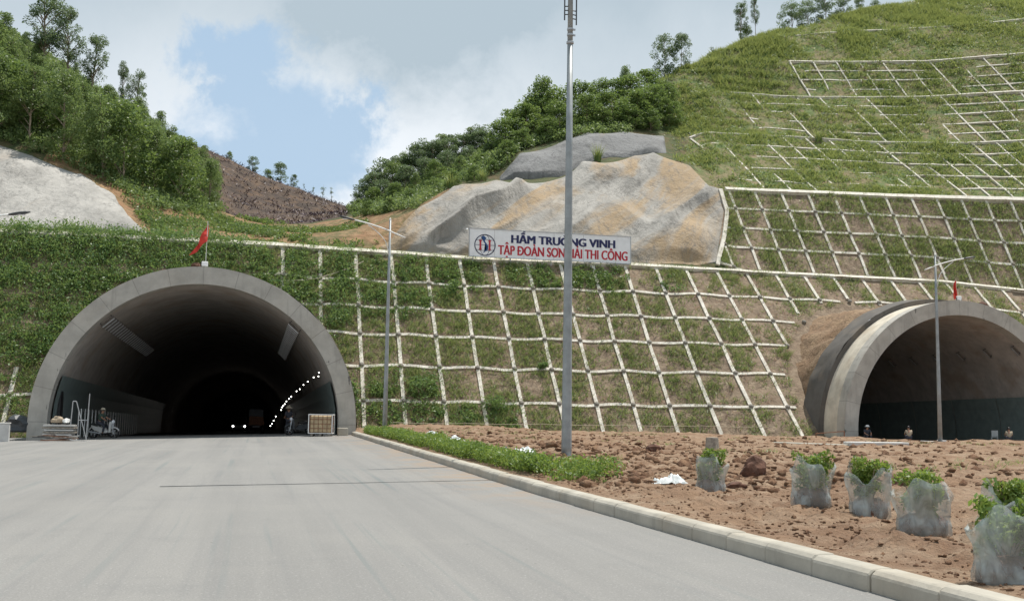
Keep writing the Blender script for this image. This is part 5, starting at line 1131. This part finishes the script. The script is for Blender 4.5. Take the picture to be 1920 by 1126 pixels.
# motorbikes
def motorbike(loc, rz, label, shield):
    b = empty('motorbike', loc, rz, label, 'motorbike')
    for x in (-.62, .62):
        q = MB(); ts = np.linspace(0, 6.2832, 21); q.tube([(x+.25*math.cos(t), 0, .29+.25*math.sin(t)) for t in ts], .05, 8, False); wh = q.build('wheel', M['rubber'], b, smooth=True)
        q = MB(); q.lathe([(.2, -.02), (.21, 0), (.2, .02)], (x, 0, .29), 20, 'y'); q.lathe([(.001, -.05), (.05, -.05), (.05, .05), (.001, .05)], (x, 0, .29), 10, 'y')
        for k in range(5): a = k*1.2566; q.bar((x, 0, .29), (x+.2*math.cos(a), 0, .29+.2*math.sin(a)), .025)
        q.build('rim', M['steel'], wh)
        q = MB(); q.tube([(x+.31*math.cos(t), 0, .29+.31*math.sin(t)) for t in np.linspace(.5, 2.6, 9)], .045, 6); q.build('mudguard', shield, b, smooth=True)
    q = MB(); q.prism([(-.55, .45), (-.2, .32), (.2, .3), (.42, .42), (.2, .44), (.05, .6), (-.5, .66), (-.72, .72), (-.7, .58)], -.12, .12); q.build('body', shield, b, bevel=.02)
    q = MB(); q.prism([(-.75, .73), (.06, .66), (.1, .74), (-.3, .8), (-.72, .83)], -.13, .13); q.build('seat', M['black'], b, bevel=.02)
    q = MB(); q.prism([(.38, .32), (.46, .34), (.5, .85), (.44, .95), (.38, .8)], -.2, .2); q.build('leg_shield', shield, b, bevel=.02)
    q = MB(); q.tube([(.62, .08, .29), (.48, .05, .9)], .025, 6); q.tube([(.62, -.08, .29), (.48, -.05, .9)], .025, 6); q.build('fork', M['steel'], b)
    q = MB(); q.tube([(.34, -.36, .98), (.45, -.15, 1.02), (.45, .15, 1.02), (.34, .36, .98)], .018, 6); q.build('handlebar', M['dark'], b)
    q = MB(); q.lathe([(.001, .60), (.08, .58), (.1, .52), (.001, .42)], (0, 0, .92), 12, 'x'); q.build('headlight', M['flood'], b)
    for s in (-1, 1): q = MB(); q.tube([(.42, s*.25, 1.0), (.4, s*.32, 1.18)], .008, 5); q.lathe([(.001, -.03), (.06, 0), (.001, .02)], (.4, s*.33, 1.22), 10, 'x'); q.build('mirror', M['black'], b)
    q = MB(); q.tube([(-.1, -.14, .28), (-.5, -.16, .32), (-.85, -.17, .38)], [.03, .05, .05], 8); q.build('exhaust', M['steel'], b)
    return b
p = atY(192, 818, 61.5); mbx = p[0]; motorbike((mbx, 62., fz(mbx, 62)), rad(-25), 'dark motorbike with a pale leg shield ridden just inside the left of the near tunnel', M['slab'])
p = atY(566, 812, 61.5); motorbike((p[0]-.1, 62.3, fz(p[0], 62.3)), rad(200), 'dark motorbike parked behind the caged water tank', M['dark'])

# oncoming car deep in the near tunnel, and a tipped truck bed
cx_ = atY(448, 797, 150.); zf = fz(LCX, 150)-.05
cr = empty('oncoming_van', (cx_[0], 150., zf), 0, 'dark van with both headlights lit, far down the near tunnel', 'van')
q = MB(); q.prism([(-4.2, .35), (0, .35), (-.02, .95), (-.25, 1.1), (-.9, 1.9), (-1.2, 2.05), (-4.2, 2.05)], -.92, .92, 'x'); q.v = [(x, -y, z) for x, y, z in q.v]; q.build('body', M['dark'], cr, bevel=.04)
q = MB(); q.add([(-.8, .2, 1.15), (.8, .2, 1.15), (.72, .85, 1.9), (-.72, .85, 1.9)], [(0, 1, 2, 3)]); q.build('windscreen', M['black'], cr)
for s in (-1, 1):
    q = MB(); q.lathe([(.001, -.06), (.10, -.04), (.115, .02), (.001, .04)], (s*.78, -.03, .78), 12, 'y'); q.build('headlight', M['headl'], cr)
    for y in (.8, 3.3): q = MB(); q.lathe([(.001, -.1), (.3, -.1), (.33, 0), (.3, .1), (.001, .1)], (s*.85, y, .33), 16, 'x'); q.build('wheel', M['rubber'], cr)
q = MB(); q.box((0, -.02, .5), (1.5, .06, .22)); q.build('bumper', M['black'], cr)
tx = atY(478, 797, 92.); zf = fz(LCX, 92)
tr_ = empty('dump_truck', (tx[0]+.05, 92., zf), 0, 'brown truck bed seen from behind beside the headlights in the near tunnel', 'truck')
q = MB(); q.prism([(-.62, .75), (.72, .75), (.62, 1.45), (-.50, 1.5)], 0, 2.6); q.build('bed', M['rust'], tr_, bevel=.03)
q = MB(); q.box((.04, 3.3, 1.35), (1.3, 1.1, 1.5)); q.build('cab', M['dark'], tr_, bevel=.06)
q = MB(); q.box((.05, 1.6, .65), (.6, 4.0, .16)); q.build('chassis', M['black'], tr_)
for s in (-.5, .6):
    for y in (.7, 3.3): q = MB(); q.lathe([(.001, -.1), (.32, -.1), (.36, 0), (.32, .1), (.001, .1)], (s, y, .36), 14, 'x'); q.build('wheel', M['rubber'], tr_)

# ------------------------------------------------------------------ people
def skinned(nm, verts, edges, radii, m, parent, sub=1):
    me = bpy.data.meshes.new(nm); me.from_pydata([tuple(v) for v in verts], edges, []); o = bpy.data.objects.new(nm, me); col.objects.link(o)
    md = o.modifiers.new('s', 'SKIN'); 
    for i, sv in enumerate(me.skin_vertices[0].data): sv.radius = (radii[i], radii[i]); sv.use_root = (i == 0)
    s2 = o.modifiers.new('u', 'SUBSURF'); s2.levels = sub; s2.render_levels = sub
    dg = bpy.context.evaluated_depsgraph_get(); m2 = bpy.data.meshes.new_from_object(o.evaluated_get(dg)); bpy.data.objects.remove(o)
    for p in m2.polygons: p.use_smooth = True
    m2.materials.clear(); return link(nm, m2, m, parent)
def person(loc, rz, label, J, shirt, hat=None):
    """J: joint positions pelvis, chest, neck, head, (shoulder elbow wrist)x2, (hip knee ankle toe)x2; forward is +x"""
    P_ = empty('person', loc, rz, label, 'person'); v, e, r = [], [], []
    def ad(p, rr, par=None):
        v.append(Vector(p)); r.append(rr)
        if par is not None: e.append((par, len(v)-1))
        return len(v)-1
    pe = ad(J['pelvis'], .125); wa = ad((Vector(J['pelvis'])+Vector(J['chest']))/2, .115, pe); ch = ad(J['chest'], .135, wa); nk = ad(J['neck'], .055, ch); hdd = Vector(J['head']); nv = Vector(J['neck'])
    h1 = ad(nv.lerp(hdd, .5)+Vector((.015, 0, 0)), .068, nk); h2 = ad(hdd, .092, h1); h3 = ad(hdd+Vector((-.005, 0, .09)), .07, h2)
    for s in ('l', 'r'):
        sh, elb, wr = [Vector(J[k+s]) for k in ('sh', 'el', 'wr')]; a = ad(sh, .058, ch); b = ad(sh.lerp(elb, .5), .047, a); c = ad(elb, .038, b); d = ad(elb.lerp(wr, .5), .034, c); w_ = ad(wr, .024, d)
        dr = (wr-elb).normalized(); sd_ = dr.cross(Vector((0, 0, 1))); sd_ = (sd_ if sd_.length > .1 else Vector((0, 1, 0))).normalized(); pm = ad(wr+dr*.05, .03, w_)
        for k in range(4): f1 = ad(wr+dr*.10+sd_*(.033-.022*k), .009, pm); ad(wr+dr*(.135+.012*(k in (1, 2)))+sd_*(.035-.023*k)+Vector((0, 0, -.02)), .008, f1)
        t1 = ad(wr+dr*.05+sd_*.05, .011, pm); ad(wr+dr*.085+sd_*.06+Vector((0, 0, -.01)), .009, t1)
        hp_, kn, an, to = [Vector(J[k+s]) for k in ('hi', 'kn', 'an', 'to')]; a = ad(hp_, .09, pe); b = ad(hp_.lerp(kn, .5), .078, a); c = ad(kn, .056, b); d = ad(kn.lerp(an, .4), .054, c); f = ad(an, .035, d); ad(to, .03, f)
    skinned('body', v, e, r, M['skin'], P_)
    V3 = Vector
    vs = [V3(J['pelvis'])+V3((0, 0, .03)), (V3(J['pelvis'])+V3(J['chest']))/2, V3(J['chest']), V3(J['neck'])-V3((0, 0, .05))]; es = [(0, 1), (1, 2), (2, 3)]; rs = [.145, .14, .158, .075]
    for s in ('l', 'r'): b = len(vs); vs += [V3(J['sh'+s]), V3(J['sh'+s]).lerp(V3(J['el'+s]), .85)]; es += [(2, b), (b, b+1)]; rs += [.075, .058]
    skinned('shirt', vs, es, rs, shirt, P_)
    vs = [V3(J['pelvis'])]; es = []; rs = [.14]
    for s in ('l', 'r'): b = len(vs); vs += [V3(J['hi'+s]), V3(J['kn'+s]), V3(J['kn'+s]).lerp(V3(J['an'+s]), .9)]; es += [(0, b), (b, b+1), (b+1, b+2)]; rs += [.103, .072, .055]
    skinned('trousers', vs, es, rs, M['trousers'], P_)
    for s in ('l', 'r'): q = MB(); a = V3(J['an'+s]); t = V3(J['to'+s]); q.tube([a+V3((-.05, 0, -.03)), a.lerp(t, .5)-V3((0, 0, .01)), t], [.045, .05, .035], 8); q.build('shoe', M['black'], P_, smooth=True)
    q = MB(); q.lathe([(.098, -.02), (.103, .04), (.085, .1), (.04, .135), (.001, .14)], hdd-Vector((.012, 0, -.01)), 14); q.build('hair', M['hair'], P_, smooth=True)
    q = MB()
    for s in (-1, 1): q.lathe([(.001, -.006), (.012, 0), (.001, .006)], hdd+Vector((.086, s*.033, .01)), 8, 'x')
    q.build('eyes', M['black'], P_); q = MB(); q.prism([(.085, .0), (.115, -.035), (.085, -.04)], -.014, .014); q.v = [(x+hdd.x, y+hdd.y, z+hdd.z) for x, y, z in q.v]; q.build('nose', M['skin'], P_); q = MB(); q.box(hdd+Vector((.082, 0, -.068)), (.012, .045, .012)); q.build('mouth', M['rust'], P_)
    q = MB()
    for s in (-1, 1): q.lathe([(.001, -.012), (.028, 0), (.001, .012)], hdd+Vector((0, s*.092, -.01)), 8, 'y')
    q.build('ears', M['skin'], P_)
    if hat == 'cone': q = MB(); q.lathe([(.24, .04), (.22, .055), (.11, .14), (.001, .22)], hdd, 18); q.build('conical_hat', M['straw'], P_, smooth=False)
    elif hat: q = MB(); q.lathe([(.17, .045), (.165, .06), (.108, .07), (.105, .13), (.06, .16), (.001, .165)], hdd, 16); q.build('hat', hat, P_, smooth=True)
    return P_
STAND = dict(pelvis=(0, 0, .93), chest=(.02, 0, 1.24), neck=(.03, 0, 1.42), head=(.05, 0, 1.55), shl=(.02, .17, 1.36), ell=(.02, .22, 1.09), wrl=(.16, .2, .90), shr=(.02, -.17, 1.36), elr=(.05, -.22, 1.1), wrr=(.28, -.16, 1.05), hil=(0, .09, .88), knl=(.05, .1, .49), anl=(0, .1, .08), tol=(.15, .11, .03), hir=(0, -.09, .88), knr=(.0, -.1, .49), anr=(-.08, -.1, .08), tor=(.07, -.12, .03))
RIDE = dict(pelvis=(0, 0, .88), chest=(.1, 0, 1.2), neck=(.13, 0, 1.38), head=(.16, 0, 1.51), shl=(.1, .17, 1.32), ell=(.27, .24, 1.12), wrl=(.5, .3, 1.02), shr=(.1, -.17, 1.32), elr=(.27, -.24, 1.12), wrr=(.5, -.3, 1.02), hil=(.02, .1, .86), knl=(.38, .15, .66), anl=(.28, .15, .3), tol=(.42, .15, .27), hir=(.02, -.1, .86), knr=(.38, -.15, .66), anr=(.28, -.15, .3), tor=(.42, -.15, .27))
SIT = dict(pelvis=(0, 0, .34), chest=(.08, 0, .65), neck=(.12, 0, .82), head=(.16, 0, .95), shl=(.09, .17, .77), ell=(.24, .22, .56), wrl=(.42, .14, .5), shr=(.09, -.17, .77), elr=(.24, -.22, .56), wrr=(.42, -.14, .5), hil=(.03, .1, .34), knl=(.42, .13, .48), anl=(.42, .13, .08), tol=(.56, .13, .03), hir=(.03, -.1, .34), knr=(.42, -.13, .48), anr=(.42, -.13, .08), tor=(.56, -.13, .03))
p = atY(541, 800, 65.); person((p[0], 65., fz(p[0], 65)), rad(-110), 'person in a pale conical hat standing inside the near tunnel left of the caged tank', STAND, M['trousers'], 'cone')
rb = Matrix.Rotation(rad(-25), 3, 'Z') @ Vector((-.28, 0, 0)); person((mbx+rb.x, 62+rb.y, fz(mbx, 62)), rad(-25), 'person in dark green clothes and round hat sitting on the motorbike', RIDE, M['greenshirt'], M['straw'])
def sitter(px, py, Y, rz, lab, shirt, hat, ztop=None):
    p = atY(px, py, Y); z = .065; person((p[0], Y, z), rz, lab, SIT, shirt, hat)
    s = MB(); s.lathe([(.17, 0), (.15, .24), (.19, .25), (.001, .26)], n=12); o = s.build('stool', M['rust'], None, (p[0], Y, z)); tag(o, {1705: 'low stool under the tan shirted person left of the lamp post', 1625: 'low stool under the person in the white hat', 1893: 'low stool under the person at the right edge'}[px], 'stool')
sitter(1705, 828, 61.5, rad(70), 'person in tan shirt sitting before the right tunnel, left of the lamp post', M['tanshirt'], None)
sitter(1625, 826, 63.2, rad(-100), 'person in white hat crouching by the left foot of the right portal', M['trousers'], M['white'])
sitter(1893, 834, 61.5, rad(60), 'person in light brown shirt sitting at the right edge of the picture', M['tanshirt'], None)
p = atY(1865, 832, 62.5); ch_ = empty('plastic_chair', (p[0], 62.5, .065), rad(150), 'small pale plastic chair in the right tunnel mouth beside the person at the edge', 'chair'); q = MB(); q.box((0, 0, .42), (.42, .42, .04)); q.build('seat', M['galv'], ch_); q = MB(); q.box((0, .2, .66), (.4, .03, .4)); q.build('backrest', M['galv'], ch_)
for x in (-.18, .18):
    for y in (-.18, .18): q = MB(); q.tube([(x, y, 0), (x, y, .4)], .022, 6); q.build('leg', M['galv'], ch_)
for px, L_, lab in ((1738, 1.0, 'short white board lying in the dirt left of the lamp post at the right tunnel'), (1762, .5, 'small white board lying by the foot of the right lamp post')):
    p = atY(px, 826, 57.5); q = MB(); q.box((0, 0, .05), (L_, .25, .08), Matrix.Rotation(.04, 3, 'Y')); o = q.build('board', M['white'], None, (p[0], 57.3, float(dirtz(p[0], 57.3))+.04), bevel=.01); tag(o, lab, 'board')
# right carriageway beyond the dirt
struct('right_road', grid(np.linspace(RCX-RRO+.2, RCX+RRO, 12), np.linspace(60.3, 64.6, 8), lambda X, Y: .06+0*X, None, 'rr'), M['floor'])
